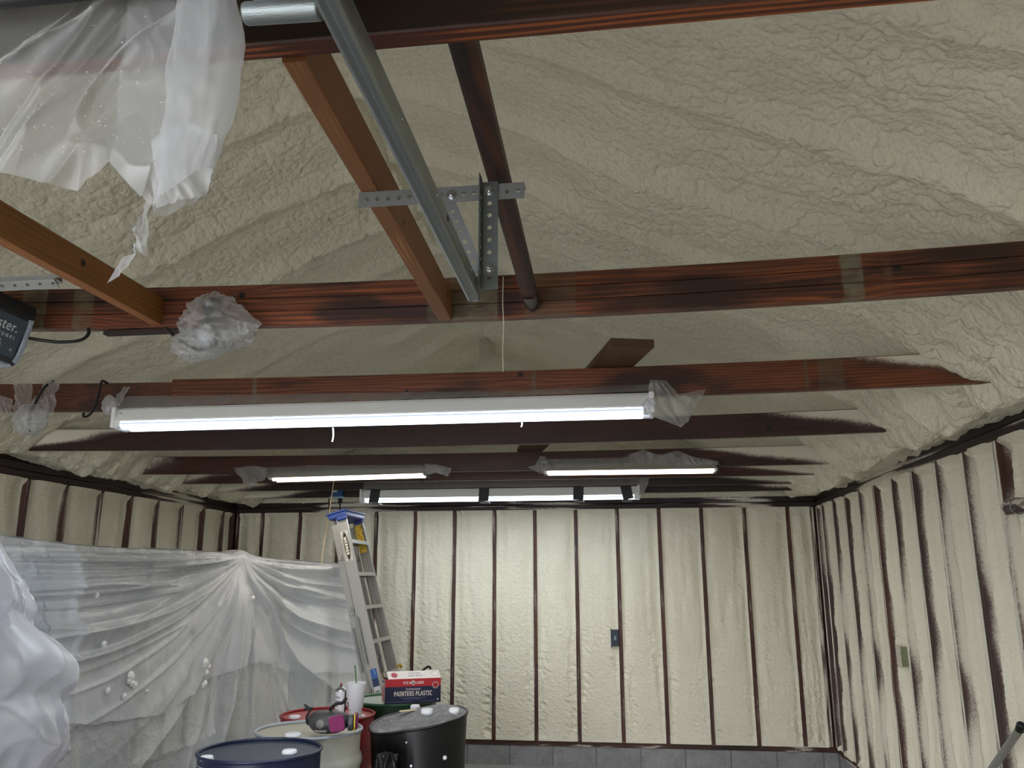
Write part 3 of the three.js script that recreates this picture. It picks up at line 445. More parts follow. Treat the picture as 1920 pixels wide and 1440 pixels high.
// ---------------------------------------------------------------- films wrapped round things under the roof
const at = (l) => l.map(([x, y, z]) => [x, y + E, z]);
{
  const t = thing('plastic_film', 'large torn clear film hanging from the opened door with a twisted tail', 'plastic film');
  const zf = -0.835;
  part('sheet', film(at([[-0.99, 0.745, zf], [-0.8, 0.75, zf - 0.01], [-0.7, 0.745, zf], [-0.6, 0.74, zf - 0.005], [-0.5, 0.735, zf], [-0.455, 0.735, zf]]),
    at([[-0.97, 0.53, zf - 0.03], [-0.76, 0.496, zf - 0.02], [-0.715, 0.478, zf], [-0.65, 0.466, zf - 0.02], [-0.595, 0.488, zf], [-0.548, 0.438, zf]]), 200, 130, 0.02, 901, 11, -1.0), FILM, t);
  part('sheet', film(at([[-0.6, 0.74, zf + 0.004], [-0.53, 0.738, zf + 0.01], [-0.448, 0.735, zf + 0.01]]), at([[-0.596, 0.49, zf + 0.004], [-0.545, 0.436, zf + 0.01], [-0.525, 0.421, zf + 0.01]]), 70, 110, 0.014, 907, 14), FILM, t);
  { // overspray dust caught on the film
    const R = rng(31), bits = []; for (let i = 0; i < 170; i++) { const x = -0.78 + 0.28 * R(), y = mix(0.70, 0.5, Math.sqrt(R())), r = 0.0004 + 0.0007 * R() * R(); bits.push(new THREE.IcosahedronGeometry(r, 1).translate(x, E + y, zf + 0.012 + 0.004 * R())); }
    const d = part('foam_dust', bits, std(0xf4f2ee, 0.6), t); d.userData.kind = 'stuff';
  }
  // thick gathered fold at the right edge, a flattened tube
  const fold = (cx, w, bot, d, seed) => gridGeo(60, 90, (u, v) => { const a = u * Math.PI * 2, yb = mix(0.76, bot(Math.cos(a)), v), n = fbm(Math.cos(a) * 2 + 9, yb * 16 + Math.sin(a), seed, 3), w1 = 1 - Math.abs(2 * vn(Math.cos(a) * 4 + 3, yb * 7 + Math.cos(a) * 2, seed + 4) - 1), r = 1 + 0.3 * (n - 0.5) - 0.14 * w1 ** 4; return [cx(v) + w(v) * Math.cos(a) * r, E + yb, zf + 0.02 + d * Math.sin(a) * (0.6 + 0.8 * n)]; });
  part('gathered_fold', fold((v) => mix(-0.492, -0.49, v) + 0.012 * Math.sin(v * 3), (v) => mix(0.028, 0.044, sm(0, 0.4, v)) * (1 - 0.25 * sm(0.7, 1, v)), (c) => 0.45 - 0.028 * (1 - c) * 0.5 + 0.012 * c, 0.022, 911), FILM_THICK, t);
  part('gathered_fold', film(at([[-0.53, 0.50, zf + 0.03], [-0.49, 0.52, zf + 0.035], [-0.447, 0.5, zf + 0.03]]), at([[-0.52, 0.418, zf + 0.02], [-0.49, 0.419, zf + 0.03], [-0.461, 0.428, zf + 0.02]]), 40, 40, 0.009, 917, 22), FILM_THICK, t);
  part('twisted_tail', [film(at([[-0.548, 0.44, zf], [-0.536, 0.441, zf + 0.004]]), at([[-0.551, 0.415, zf], [-0.543, 0.413, zf + 0.004]]), 8, 12, 0.004, 921, 40),
    film(at([[-0.552, 0.418, zf], [-0.541, 0.415, zf + 0.006]]), at([[-0.563, 0.362, zf], [-0.55, 0.374, zf + 0.01], [-0.53, 0.361, zf + 0.006]]), 24, 40, 0.014, 923, 40), film(at([[-0.565, 0.37, zf], [-0.552, 0.372, zf]]), at([[-0.583, 0.335, zf], [-0.568, 0.343, zf]]), 12, 20, 0.006, 927, 40)], FILM_THICK, t);
}
function crumple(c, r, seed, shape, nu = 90, nv = 60) { // closed, creased bag of film round c
  return gridGeo(nu, nv, (u, v) => {
    const a = u * Math.PI * 2, b = v * Math.PI, d = [Math.sin(b) * Math.cos(a), Math.cos(b), Math.sin(b) * Math.sin(a)];
    const n1 = Math.abs(2 * fbm(d[0] * 2.2 + 7 + d[2], d[1] * 2.2 + 3 + d[2] * 0.7, seed, 3) - 1), n2 = Math.abs(2 * fbm(d[0] * 5 + 9, d[1] * 5 + d[2] * 4 + 5, seed + 3, 3) - 1);
    const k = (0.86 + 0.3 * n1 + 0.22 * n2) * shape(d);
    return [c[0] + r[0] * d[0] * k, c[1] + r[1] * d[1] * k, c[2] + r[2] * d[2] * k];
  });
}
{
  const t = thing('wrapped_bulb', 'light bulb bagged in crumpled clear film, hanging at the second joist', 'lamp', [0, E, 0]);
  part('film_bag', crumple([-1.235, 0.775, -2.29], [0.115, 0.095, 0.085], 941, (d) => 1 + 0.18 * Math.max(0, d[0] * 0.8 - d[1] * 0.3) - 0.3 * Math.max(0, d[1]) * Math.abs(d[0]) - 0.12 * Math.max(0, -d[0])), FILM, t);
  part('film_tip', film([[-1.17, 0.78, -2.25], [-1.13, 0.765, -2.25], [-1.075, 0.752, -2.25], [-1.05, 0.748, -2.25]], [[-1.19, 0.70, -2.25], [-1.14, 0.715, -2.25], [-1.10, 0.722, -2.25], [-1.055, 0.745, -2.25]], 30, 16, 0.02, 947, 30), FILM_THICK, t);
  part('film_bag', crumple([-1.265, 0.70, -2.27], [0.085, 0.052, 0.06], 953, (d) => 1), FILM, t);
  part('bulb', lathe([[0.001, 0], [0.018, 0.004], [0.03, 0.022], [0.028, 0.04], [0.014, 0.062], [0.013, 0.075]], 24).translate(-1.25, 0.70, -2.29), std(0xe8ebee, 0.3), t);
  part('socket', lathe([[0.001, 0.095], [0.024, 0.09], [0.026, 0.06], [0.018, 0.055], [0.018, 0.0]], 24).translate(-1.25, 0.765, -2.29), M.blackMatt, t);
  part('power_cord', tube([[-1.42, 0.775, -2.33], [-1.39, 0.765, -2.30], [-1.35, 0.73, -2.29], [-1.30, 0.70, -2.27], [-1.25, 0.683, -2.27], [-1.215, 0.70, -2.28], [-1.22, 0.74, -2.29]], 0.0055, 40, 8), M.black, t);
}
{
  const t = thing('wrapped_bundle', 'bundle bagged in thin film and hooked over the third joist near the left wall', 'lamp', [0, E, 0]);
  const zc = -3.52;
  part('film_bag', [film([[-2.90, 0.93, zc], [-2.86, 0.925, zc], [-2.80, 0.925, zc]], [[-2.84, 0.77, zc + 0.02], [-2.80, 0.70, zc + 0.02], [-2.74, 0.69, zc + 0.03]], 30, 50, 0.03, 961, 22), film([[-2.74, 0.925, zc], [-2.70, 0.93, zc], [-2.645, 0.925, zc]], [[-2.78, 0.69, zc + 0.03], [-2.72, 0.685, zc + 0.02], [-2.655, 0.77, zc + 0.02]], 30, 50, 0.03, 967, 22), crumple([-2.76, 0.745, zc + 0.02], [0.085, 0.085, 0.06], 969, (d) => 1 - 0.2 * Math.max(0, d[1]), 70, 50), film([[-2.96, 0.87, zc + 0.01], [-2.87, 0.84, zc + 0.01]], [[-2.95, 0.78, zc], [-2.86, 0.77, zc + 0.02]], 20, 20, 0.03, 971, 22)], FILM, t);
  part('power_cord', tube([[-2.715, 0.94, -3.56], [-2.72, 0.90, zc + 0.01], [-2.755, 0.78, zc + 0.03], [-2.76, 0.72, zc + 0.03], [-2.75, 0.68, zc + 0.03]], 0.006, 30, 8), M.blackMatt, t);
}
solo('hanging_cord', tube(at([[-2.475, 0.935, -3.64], [-2.475, 0.938, -3.58], [-2.475, 0.90, -3.572], [-2.485, 0.82, -3.57], [-2.50, 0.785, -3.57], [-2.52, 0.765, -3.57], [-2.55, 0.765, -3.58], [-2.565, 0.785, -3.60]]), 0.0055, 50, 8), M.blackMatt, 'black cord looped over the third joist, left of the big lamp', 'cord');
{
  const t = thing('plastic_film', 'clear film draped over the big strip lamp, bunched at both ends', 'plastic film', [0, E, 0]);
  part('sheet', film([[-2.32, 0.852, -3.555], [-1.8, 0.842, -3.552], [-1.2, 0.832, -3.552], [-0.4, 0.82, -3.55], [0.2, 0.832, -3.55]], [[-2.33, 0.772, -3.505], [-1.8, 0.785, -3.505], [-1.2, 0.785, -3.505], [-0.4, 0.785, -3.503], [0.2, 0.79, -3.503]], 260, 14, 0.012, 981, 9), FILM, t);
  part('bunched_end', [film([[-2.335, 0.90, -3.55], [-2.30, 0.895, -3.55]], [[-2.37, 0.79, -3.5], [-2.31, 0.775, -3.5]], 14, 30, 0.02, 983, 30), crumple([-2.375, 0.80, -3.51], [0.034, 0.045, 0.025], 985, (d) => 1, 40, 30)], FILM_THICK, t);
  part('bunched_end', [film([[0.15, 0.84, -3.51], [0.22, 0.835, -3.51], [0.27, 0.77, -3.5], [0.385, 0.79, -3.5]], [[0.13, 0.68, -3.49], [0.19, 0.66, -3.49], [0.27, 0.625, -3.49], [0.30, 0.645, -3.49]], 60, 40, 0.035, 987, 16), film([[0.14, 0.76, -3.485], [0.18, 0.75, -3.485]], [[0.06, 0.676, -3.49], [0.15, 0.672, -3.49]], 20, 16, 0.012, 989, 30)], FILM, t);
}
{
  const t = thing('plastic_film', 'wrinkled film over the left short shop lamp, pinched into a bag at its left', 'plastic film', [0, E, 0]);
  part('sheet', film([[-2.72, 0.82, -5.9], [-2.3, 0.835, -5.9], [-1.4, 0.82, -5.9], [-1.28, 0.79, -5.9]], [[-2.66, 0.745, -5.885], [-2.3, 0.755, -5.885], [-1.4, 0.765, -5.885], [-1.27, 0.765, -5.885]], 120, 14, 0.02, 991, 9), FILM, t);
  part('bunched_end', [film([[-2.9, 0.825, -5.9], [-2.75, 0.84, -5.9], [-2.63, 0.82, -5.9]], [[-2.80, 0.70, -5.88], [-2.74, 0.685, -5.88], [-2.64, 0.735, -5.88]], 40, 30, 0.04, 993, 16)], FILM_THICK, t);
  part('bunched_end', film([[-1.42, 0.83, -5.89], [-1.32, 0.82, -5.89], [-1.21, 0.79, -5.88]], [[-1.42, 0.74, -5.88], [-1.32, 0.755, -5.88], [-1.23, 0.725, -5.88]], 30, 20, 0.03, 995, 22), FILM_THICK, t);
}
{
  const t = thing('plastic_film', 'film heaped over the right short shop lamp in loose folds', 'plastic film', [0, E, 0]);
  part('sheet', film([[-0.55, 0.845, -5.9], [0, 0.845, -5.9], [0.25, 0.87, -5.9], [0.5, 0.85, -5.9], [0.70, 0.81, -5.9]], [[-0.55, 0.765, -5.885], [0, 0.79, -5.885], [0.25, 0.79, -5.885], [0.5, 0.78, -5.885], [0.72, 0.775, -5.885]], 120, 16, 0.03, 1001, 9), FILM, t);
  part('heaped_fold', film([[0.08, 0.865, -5.88], [0.18, 0.895, -5.88], [0.3, 0.855, -5.88], [0.42, 0.885, -5.88], [0.55, 0.83, -5.88], [0.70, 0.80, -5.88]], [[0.12, 0.80, -5.87], [0.25, 0.79, -5.87], [0.35, 0.80, -5.87], [0.5, 0.785, -5.87], [0.6, 0.78, -5.87], [0.70, 0.775, -5.87]], 90, 24, 0.05, 1003, 12), FILM_THICK, t);
  part('bunched_end', film([[-0.59, 0.80, -5.89], [-0.56, 0.87, -5.89], [-0.52, 0.86, -5.89]], [[-0.65, 0.785, -5.88], [-0.56, 0.74, -5.88], [-0.5, 0.735, -5.88]], 30, 24, 0.03, 1005, 20), FILM_THICK, t);
}
{
  const t = thing('plastic_film', 'thin film behind the taped strip lamp, folded at its right end', 'plastic film', [0, E, 0]);
  part('sheet', film([[-2.3, 0.86, -7.23], [-1, 0.862, -7.23], [0.1, 0.875, -7.23], [0.28, 0.86, -7.23]], [[-2.3, 0.79, -7.2], [-1, 0.79, -7.2], [0.1, 0.79, -7.2], [0.22, 0.79, -7.2]], 120, 10, 0.015, 1011, 8), FILM, t);
  part('bunched_end', film([[0.18, 0.85, -7.2], [0.28, 0.86, -7.2]], [[0.17, 0.70, -7.18], [0.21, 0.70, -7.18]], 16, 24, 0.02, 1013, 20), FILM_THICK, t);
}
solo('loose_thread', tube(at([[-0.33, 0.90, -2.34], [-0.331, 0.82, -2.335], [-0.329, 0.74, -2.34], [-0.331, 0.66, -2.335], [-0.33, 0.60, -2.34]]), 0.0014, 40, 5), std(0xcfc6b4, 0.8), 'thin pale thread hanging beside the dark strip at the second joist', 'string');

// ---------------------------------------------------------------- sheeted storage along the left wall
const crinkle = dataTex(512, 512, (u, v) => { const W = (x, y, n, s) => { const ix = Math.floor(x * n), iy = Math.floor(y * n), fx = x * n - ix, fy = y * n - iy, g = (a, b) => h2((a + n) % n, (b + n) % n, s), e = (t) => t * t * (3 - 2 * t); return mix(mix(g(ix, iy), g(ix + 1, iy), e(fx)), mix(g(ix, iy + 1), g(ix + 1, iy + 1), e(fx)), e(fy)); }; const r = (a) => 1 - Math.abs(2 * a - 1); const k = 255 * (0.5 * r(W(u, v, 7, 1)) ** 3 + 0.3 * r(W(u, v, 15, 2)) ** 3 + 0.2 * r(W(u, v, 33, 3)) ** 2); return [k, k, k]; }, false);
DRAPE.bumpMap = rep(crinkle, 2.2, 2.2); DRAPE.bumpScale = 0.006;
{
  const plan = [[-3.36, -3.7, 0.235], [-3.325, -4.1, 0.229], [-3.179, -4.5, 0.197], [-3.165, -5.1, 0.192], [-3.066, -5.6, 0.192], [-2.897, -6.0, 0.186], [-2.726, -6.4, 0.15], [-2.297, -6.7, 0.112], [-2.084, -6.75, 0.11], [-2.02, -6.77, 0.11]];
  const acc = [0]; for (let i = 1; i < plan.length; i++) acc.push(acc[i - 1] + Math.hypot(plan[i][0] - plan[i - 1][0], plan[i][1] - plan[i - 1][1]));
  const S1 = acc[acc.length - 1], path = (s) => { let i = 0; while (i < plan.length - 2 && acc[i + 1] < s) i++; const f = (s - acc[i]) / (acc[i + 1] - acc[i]), a = plan[i], b = plan[i + 1]; return a.map((q, k) => mix(q, b[k], f)); };
  const normal = (s) => { const a = path(Math.max(0, s - 0.16)), b = path(Math.min(S1, s + 0.16)), l = Math.hypot(b[0] - a[0], b[1] - a[1]); return [-(b[1] - a[1]) / l, (b[0] - a[0]) / l]; };
  const Sk = acc[5] + 0.05, Yk = 0.17;
  function relief(s, y) {
    const dy = Math.max(0.001, Yk - y), ds = s - Sk, r = Math.hypot(ds, dy), b = ds < 0 ? 0.62 : 0.5, a = dy / (1 - Math.exp(-Math.abs(ds) / b) + 0.02), ph = Math.atan(a / 0.42), q = ds < 0 ? 0 : 40;
    const F = (f, seed) => { const n = 1 - Math.abs(2 * vn(ph * f + q, r * 0.7 + q, seed) - 1); return n * n * n; };
    const grow = sm(0.02, 0.45, r), far = 1 - 0.35 * sm(1.0, 2.0, r), cab = 1 - 0.55 * sm(0.75, 0.4, s);
    let d = (0.1 * F(4.5, 801) + 0.055 * F(9.5, 803) + 0.02 * F(24, 805)) * grow * far * cab;
    d += 0.03 * Math.exp(-r * r / 0.02) + 0.06 * Math.exp(-((dy - 0.02) ** 2) / 0.002) * sm(1.0, 1.4, s) * sm(2.5, 2.1, s) * (0.5 + fbm(s * 14, y * 14, 7, 2));
    d += 0.012 * (fbm(s * 16, y * 10, 809, 3) - 0.5) * (1 + 2 * Math.exp(-dy / 0.08));
    d += (0.022 * sm(0.03, 0.0, Math.abs(s - acc[2])) + 0.018 * sm(0.025, 0, Math.abs(y - 0.165)) * sm(acc[2] + 0.03, acc[2] - 0.02, s)) * sm(-0.75, -0.4, y);
    return d;
  }
  const skirt = (y) => 0.24 * Math.max(0, (0.2 - y) / 1.9) ** 1.1;
  const cloth = (s, y, o) => { const p = path(s), n = normal(s), d = relief(s, y) + skirt(y) + o; return [p[0] + n[0] * d, E + y, p[1] + n[1] * d]; };
  const topY = (s) => path(s)[2] + 0.012 * (fbm(s * 9, 3, 811, 3) - 0.5) + 0.03 * Math.exp(-((s - Sk) ** 2) / 0.006);
  const t = thing('plastic_sheet', 'great milky plastic sheet gathered to a knot over the storage along the left wall', 'plastic sheet');
  part('sheet', gridGeo(420, 240, (u, v) => { const s = u * mix(S1 - 0.2, S1, sm(0, 0.5, v)), y = mix(topY(s), -1.69, v); return cloth(s, y, 0); }, (u, v, p) => [u * S1, p[1]]), DRAPE, t);
  part('top_fold', gridGeo(300, 8, (u, v) => { const s = u * (S1 - 0.2), p = cloth(s, topY(s), 0), n = normal(s); return [p[0] - n[0] * 0.34 * v, p[1] + 0.02 * Math.sin(v * 3) - 0.05 * v + 0.015 * fbm(s * 12, v * 3, 815, 2), p[2] - n[1] * 0.34 * v]; }), DRAPE, t);
  const hem = [[0.5, -0.72], [0.75, -0.765], [1.05, -0.81], [1.35, -0.83], [1.6, -0.84], [1.95, -0.745], [2.15, -0.66], [2.3, -0.61], [2.55, -0.6], [2.75, -0.66], [3.0, -0.70], [S1 - 0.02, -0.72]];
  const hemY = (s) => { let i = 0; while (i < hem.length - 2 && hem[i + 1][0] < s) i++; const f = clamp((s - hem[i][0]) / (hem[i + 1][0] - hem[i][0])); return mix(hem[i][1], hem[i + 1][1], f * f * (3 - 2 * f)); };
  const t2 = thing('plastic_sheet', 'second, shorter plastic sheet over the milky one, its curved hem swagging from the knot', 'plastic sheet');
  part('sheet', gridGeo(400, 160, (u, v) => { const s = mix(mix(0.66, 0.45, sm(0.55, 1, v)), mix(S1 - 0.21, S1 - 0.02, v), u), y = mix(topY(s) - 0.03, hemY(s) + 0.01 * (fbm(s * 20, 1, 817, 2) - 0.5), v); return cloth(s, y, 0.012 + 0.02 * sm(0.5, 1, v) + 0.012 * fbm(s * 7, y * 9, 819, 2)); }, (u, v, p) => [u * 3, p[1]]), filmMat(0.62, 0.4, 0xf0f2f4), t2);
  // crumbs of foam caught on the sheet
  const crumb = new THREE.IcosahedronGeometry(0.018, 3); { const p = crumb.attributes.position; for (let i = 0; i < p.count; i++) { const k = 0.8 + 0.5 * vn(p.getX(i) * 105 + 5, p.getY(i) * 105 + p.getZ(i) * 60, 5); p.setXYZ(i, p.getX(i) * k, p.getY(i) * k, p.getZ(i) * k); } crumb.computeVertexNormals(); }
  const first = new THREE.Mesh(crumb, std(0xf2f1ee, 0.8));
  [[1.33, -0.585, 1.3], [1.315, -0.61, 0.7], [1.345, -0.625, 0.8], [1.375, -0.64, 0.9], [1.1, -0.64, 0.8], [1.26, -0.69, 0.7], [1.5, -0.69, 0.5], [2.02, -0.56, 1.2], [2.06, -0.59, 0.9], [2.04, -0.63, 1.1], [2.05, -0.70, 0.9], [2.03, -0.71, 0.7], [1.0, -0.37, 0.8], [2.5, -0.14, 0.8], [0.95, -0.09, 0.7]].forEach(([s, y, k]) => { const c = shade(first.clone()); c.name = numbered('foam_crumb'); scene.add(c); c.position.set(...cloth(s, y, 0.045)); c.scale.set(k, k * 1.2, k); tag(c, 'small white crumb of sprayed foam stuck to the hanging plastic sheet', 'foam crumb', 'foam crumbs on the plastic sheet'); });
  const k = thing('storage_cabinet', 'white cabinet with a raised frame, veiled behind the milky sheet at left', 'cabinet', [0, E, 0]);
  const yaw = Math.atan2(0.146, 0.4), g = new THREE.Group();
  const fr = (w, h, d, x, y, z) => box(w, h, d, x, y, z, 0.004).rotateY(Math.PI / 2 - yaw).translate(-3.36, -0.75, -4.22);
  part('body', fr(0.72, 1.86, 0.3, 0, 0, -0.17), std(0xa4aeb9, 0.5), k);
  const edge = (u, v, a, b, c, d) => cloth(mix(a, b, u), mix(c, d, v), -0.01);
  for (const q of [[acc[2] - 0.035, acc[2] + 0.003, 0.17, -0.9], [0.18, acc[2], 0.178, 0.143]]) part('front_edge', gridGeo(24, 60, (u, v) => { const p = edge(u, v, q[0], q[1], q[2], q[3]); return [p[0], p[1] - E, p[2]]; }), std(0xffffff, 0.4), k);
  part('frame', [fr(0.03, 1.86, 0.02, 0.345, 0, -0.01), fr(0.03, 1.86, 0.02, -0.345, 0, -0.01), fr(0.72, 0.03, 0.02, 0, 0.915, -0.01), fr(0.72, 0.03, 0.02, 0, -0.915, -0.01)], std(0xffffff, 0.4), k);
  const b = thing('storage_shelf', 'grey-green shelf unit standing behind the milky sheet beneath its knot', 'shelf', [0, E, 0]);
  part('side_panel', box(0.03, 1.7, 0.5, -3.36, -0.85, -5.35), std(0x7f8c86, 0.6), b); part('side_panel', box(0.03, 1.7, 0.5, -2.62, -0.85, -6.85).rotateY(0), std(0x7f8c86, 0.6), b);
  for (const y of [-1.5, -0.95, -0.45, 0.05]) part('shelf_board', new THREE.ExtrudeGeometry(new THREE.Shape([[-3.36, 5.15], [-3.2, 5.15], [-3.0, 6.0], [-2.62, 6.62], [-2.5, 7.1], [-3.36, 6.9]].map(([x, z]) => new THREE.Vector2(x, -z))), { depth: 0.03, bevelEnabled: false }).rotateX(-Math.PI / 2).translate(0, y, 0).applyMatrix4(new THREE.Matrix4().makeScale(1, 1, 1)), std(0x8d9892, 0.6), b);
}
{ // wrapped stack in the left foreground
  const prof = [[0.2, 0.01], [0.17, 0.12], [0.03, 0.2], [-0.13, 0.28], [-0.19, 0.28], [-0.26, 0.37], [-0.34, 0.475], [-0.41, 0.485], [-0.48, 0.45], [-0.56, 0.49], [-0.64, 0.475], [-0.74, 0.42], [-1.0, 0.42], [-1.3, 0.45], [-1.69, 0.5]], pc = new THREE.CatmullRomCurve3(prof.map(([y, r]) => V(r, y, 0)));
  const t = thing('wrapped_stack', 'pale bundle wrapped in bulging plastic, in the left foreground before the sheet', 'bundle', [0, E, 0]);
  part('film_wrap', gridGeo(120, 160, (u, v) => { const a = u * Math.PI * 2, c0 = pc.getPoint(v), y = c0.y + 0.07 * Math.sin(a * 2 + 1) * sm(0.1, -0.2, c0.y), rid = (n) => (1 - Math.abs(2 * n - 1)) ** 3, wr = 0.5 + a * 0.9; const cr = rid(vn(wr * 2.2 + y * 2.5, y * 3.2 - wr, 831)) + 0.5 * rid(vn(wr * 5 - y * 3, y * 6 + wr, 833)) + 0.6 * fbm(Math.cos(a) * 1.7 + 4, y * 3 + Math.sin(a) * 1.7, 835, 2); const r = c0.x * (0.91 + 0.11 * cr * sm(0.15, 0.0, y)); return [-2.62 + r * Math.cos(a), y, -3.05 + r * 0.8 * Math.sin(a)]; }, (u, v) => [u * 3, v * 2]), filmMat(0.78, 0.42, 0xe6e6ea), t);
  part('core', box(0.3, 1.62, 0.28, -2.64, -0.885, -3.05, 0.03), std(0xaab0ba, 0.7), t);
}

// ---------------------------------------------------------------- stepladder
{
  const t = thing('step_ladder', 'folded aluminium stepladder with blue top cap leaning beside the plastic sheet', 'ladder', [-1.59, 0, -6.3]);
  t.rotation.z = 0.274;
  const L = 2.27, zFar = (y) => -mix(0.56, 0.42, y / L);
  const ch = [[0.042, 0.012], [0.042, -0.012], [0.038, -0.012], [0.038, 0.007], [0.02, 0.007], [0.017, 0.010], [0.006, 0.010], [0.003, 0.007], [-0.003, 0.007], [-0.006, 0.010], [-0.017, 0.010], [-0.02, 0.007], [-0.038, 0.007], [-0.038, -0.012], [-0.042, -0.012], [-0.042, 0.012]];
  // rail standing along y: section [x, z]
  const rail = (x0, x1, za, zb, h, s = 1, k = 1) => { const g = sweep(ch.map(([a, b]) => [b * s, a * k]), 0, h, 2); const p = g.attributes.position, n = g.attributes.normal; for (let i = 0; i < p.count; i++) { const y = p.getX(i), f = y / h; p.setXYZ(i, mix(x0, x1, f) - p.getY(i), y, mix(za, zb, f) + p.getZ(i)); n.setXYZ(i, -n.getY(i), n.getX(i), n.getZ(i)); } if (s < 0) { const ix = g.index.array; for (let i = 0; i < ix.length; i += 3) { const a = ix[i]; ix[i] = ix[i + 1]; ix[i + 1] = a; } g.computeVertexNormals(); } return g; };
  const near = part('rail', rail(0, 0, 0, -0.07, L), M.alu, t), far = part('rail', rail(0, 0, -0.56, -0.49, L, -1), M.alu, t);
  part('rear_rail', rail(-0.11, -0.07, -0.02, -0.09, L - 0.05, 1, 0.55), M.alu, t); part('rear_rail', rail(-0.11, -0.07, -0.56, -0.48, L - 0.05, -1, 0.55), M.alu, t);
  for (let k = 1; k <= 7; k++) { const y = L - 0.2 - 0.262 * (k - 1); if (y < 0.1) continue; const f = y / L, a = mix(0, -0.07, f), b = mix(-0.56, -0.49, f); part('step', [box(0.085, 0.004, a - b, 0, y, (a + b) / 2, 0.001), box(0.004, 0.03, a - b, 0.042, y - 0.013, (a + b) / 2, 0.001), box(0.004, 0.02, a - b, -0.042, y - 0.009, (a + b) / 2, 0.001)], M.alu, t); }
  for (let k = 0; k < 5; k++) { const y = 0.35 + 0.4 * k; part('rear_brace', box(0.02, 0.03, 0.5, -0.1 + 0.008 * k, y, -0.28, 0.002), M.alu, t); }
  part('spreader', [box(0.03, 0.012, 0.006, -0.06, 1.5, 0.0, 0.001).rotateZ(0), box(0.016, 0.36, 0.005, -0.03, 1.3, 0.002, 0.001), box(0.016, 0.34, 0.005, -0.085, 1.24, -0.01, 0.001)], M.galvDull, t);
  part('top_cap', [box(0.15, 0.045, 0.5, -0.02, L + 0.012, -0.28, 0.012), box(0.17, 0.016, 0.52, -0.02, L + 0.036, -0.28, 0.007), box(0.08, 0.05, 0.04, 0.01, L - 0.01, -0.05, 0.01), box(0.08, 0.05, 0.04, 0.01, L - 0.01, -0.5, 0.01)], std(0x17357a, 0.5), t);
  const logo = canvasTex(512, 140, (x, w, h) => { x.fillStyle = '#b9b7b1'; x.fillRect(0, 0, w, h); x.fillStyle = '#0b0b0d'; x.beginPath(); x.ellipse(w / 2, h / 2, w * 0.49, h * 0.46, 0, 0, 7); x.fill(); x.strokeStyle = '#e9e4d2'; x.lineWidth = 6; x.beginPath(); x.ellipse(w / 2, h / 2, w * 0.46, h * 0.38, 0, 0, 7); x.stroke(); x.fillStyle = '#f0ead8'; x.font = 'bold 76px sans-serif'; x.textAlign = 'center'; x.textBaseline = 'middle'; x.fillText('WERNER', w / 2, h / 2 + 4); });
  // prints lie flat on the outside of the near rail, reading down it
  const print = (w, h, y, tex, dz) => new THREE.Mesh(gridGeo(2, 2, (u, v) => [-w / 2 + w * v, y - h * (u - 0.5), mix(0, -0.07, (y - h * (u - 0.5)) / L) + dz], (u, v) => [u, v]), std(0xffffff, 0.45, { map: tex }));
  const p1 = shade(print(0.058, 0.24, L - 0.24, logo, 0.0135)); p1.name = numbered('maker_badge'); near.add(p1);
  const st = canvasTex(256, 96, (x, w, h) => { x.fillStyle = '#2a62a8'; x.fillRect(0, 0, 90, h); x.fillStyle = '#20355e'; x.fillRect(90, 0, 76, h); x.fillStyle = '#dfe2e4'; x.fillRect(166, 0, 90, h); x.fillStyle = '#bcd4ee'; x.font = 'bold 22px sans-serif'; x.fillText('8 FT', 16, 42); x.fillStyle = '#333'; for (let i = 0; i < 9; i++) x.fillRect(204 + i * 5, 18, i % 2 ? 1.5 : 3, 60); });
  const p2 = shade(print(0.05, 0.2, 0.98, st, 0.0135)); p2.name = numbered('sticker'); near.add(p2);
  const yel = canvasTex(128, 256, (x, w, h) => { x.fillStyle = '#c9a62c'; x.fillRect(0, 0, w, h); const R = rng(5); for (let i = 0; i < 90; i++) { x.fillStyle = R() > 0.5 ? '#8d6d18' : '#e8cf6a'; x.fillRect(R() * w, R() * h, 4 + R() * 22, 3 + R() * 10); } });
  const p3 = shade(new THREE.Mesh(gridGeo(2, 2, (u, v) => [-0.035 + 0.06 * u, L - 0.05 - 0.23 * v, -0.478 + 0.0], (u, v) => [u, 1 - v]), std(0xffffff, 0.6, { map: yel }))); p3.name = numbered('warning_label'); far.add(p3);
}
{
  const t = thing('blue_box', 'small blue box with white face on the last joist, a plug hanging below', 'electrical box', [0, E, 0]);
  part('body', box(0.11, 0.09, 0.06, -2.745, 0.825, -7.80, 0.006), std(0x1d4f86, 0.5), t); part('rim', box(0.15, 0.012, 0.08, -2.745, 0.778, -7.80, 0.003), std(0xa9c4cf, 0.5), t); part('sticker', box(0.04, 0.035, 0.003, -2.76, 0.845, -7.768, 0.001), M.white, t);
  part('plug', [lathe([[0.001, 0.045], [0.02, 0.045], [0.022, 0.01], [0.012, 0.0], [0.008, -0.02]], 20).translate(-2.715, 0.725, -7.80), tube([[-2.715, 0.71, -7.8], [-2.712, 0.66, -7.8], [-2.72, 0.62, -7.79], [-2.73, 0.57, -7.7]], 0.006, 20, 6)], M.black, t);
  part('power_cord', tube([[-2.84, 0.80, -7.83], [-2.83, 0.73, -7.8], [-2.815, 0.66, -7.78], [-2.80, 0.60, -7.7]], 0.006, 20, 6), M.black, t);
}
solo('yellow_rope', tube(at([[-2.36, 0.80, -6.6], [-2.362, 0.6, -6.55], [-2.364, 0.4, -6.5], [-2.37, 0.25, -6.46], [-2.372, 0.12, -6.44]]), 0.005, 30, 6), std(0xb8a882, 0.8), 'thin tan rope hanging in front of the ladder top', 'rope');

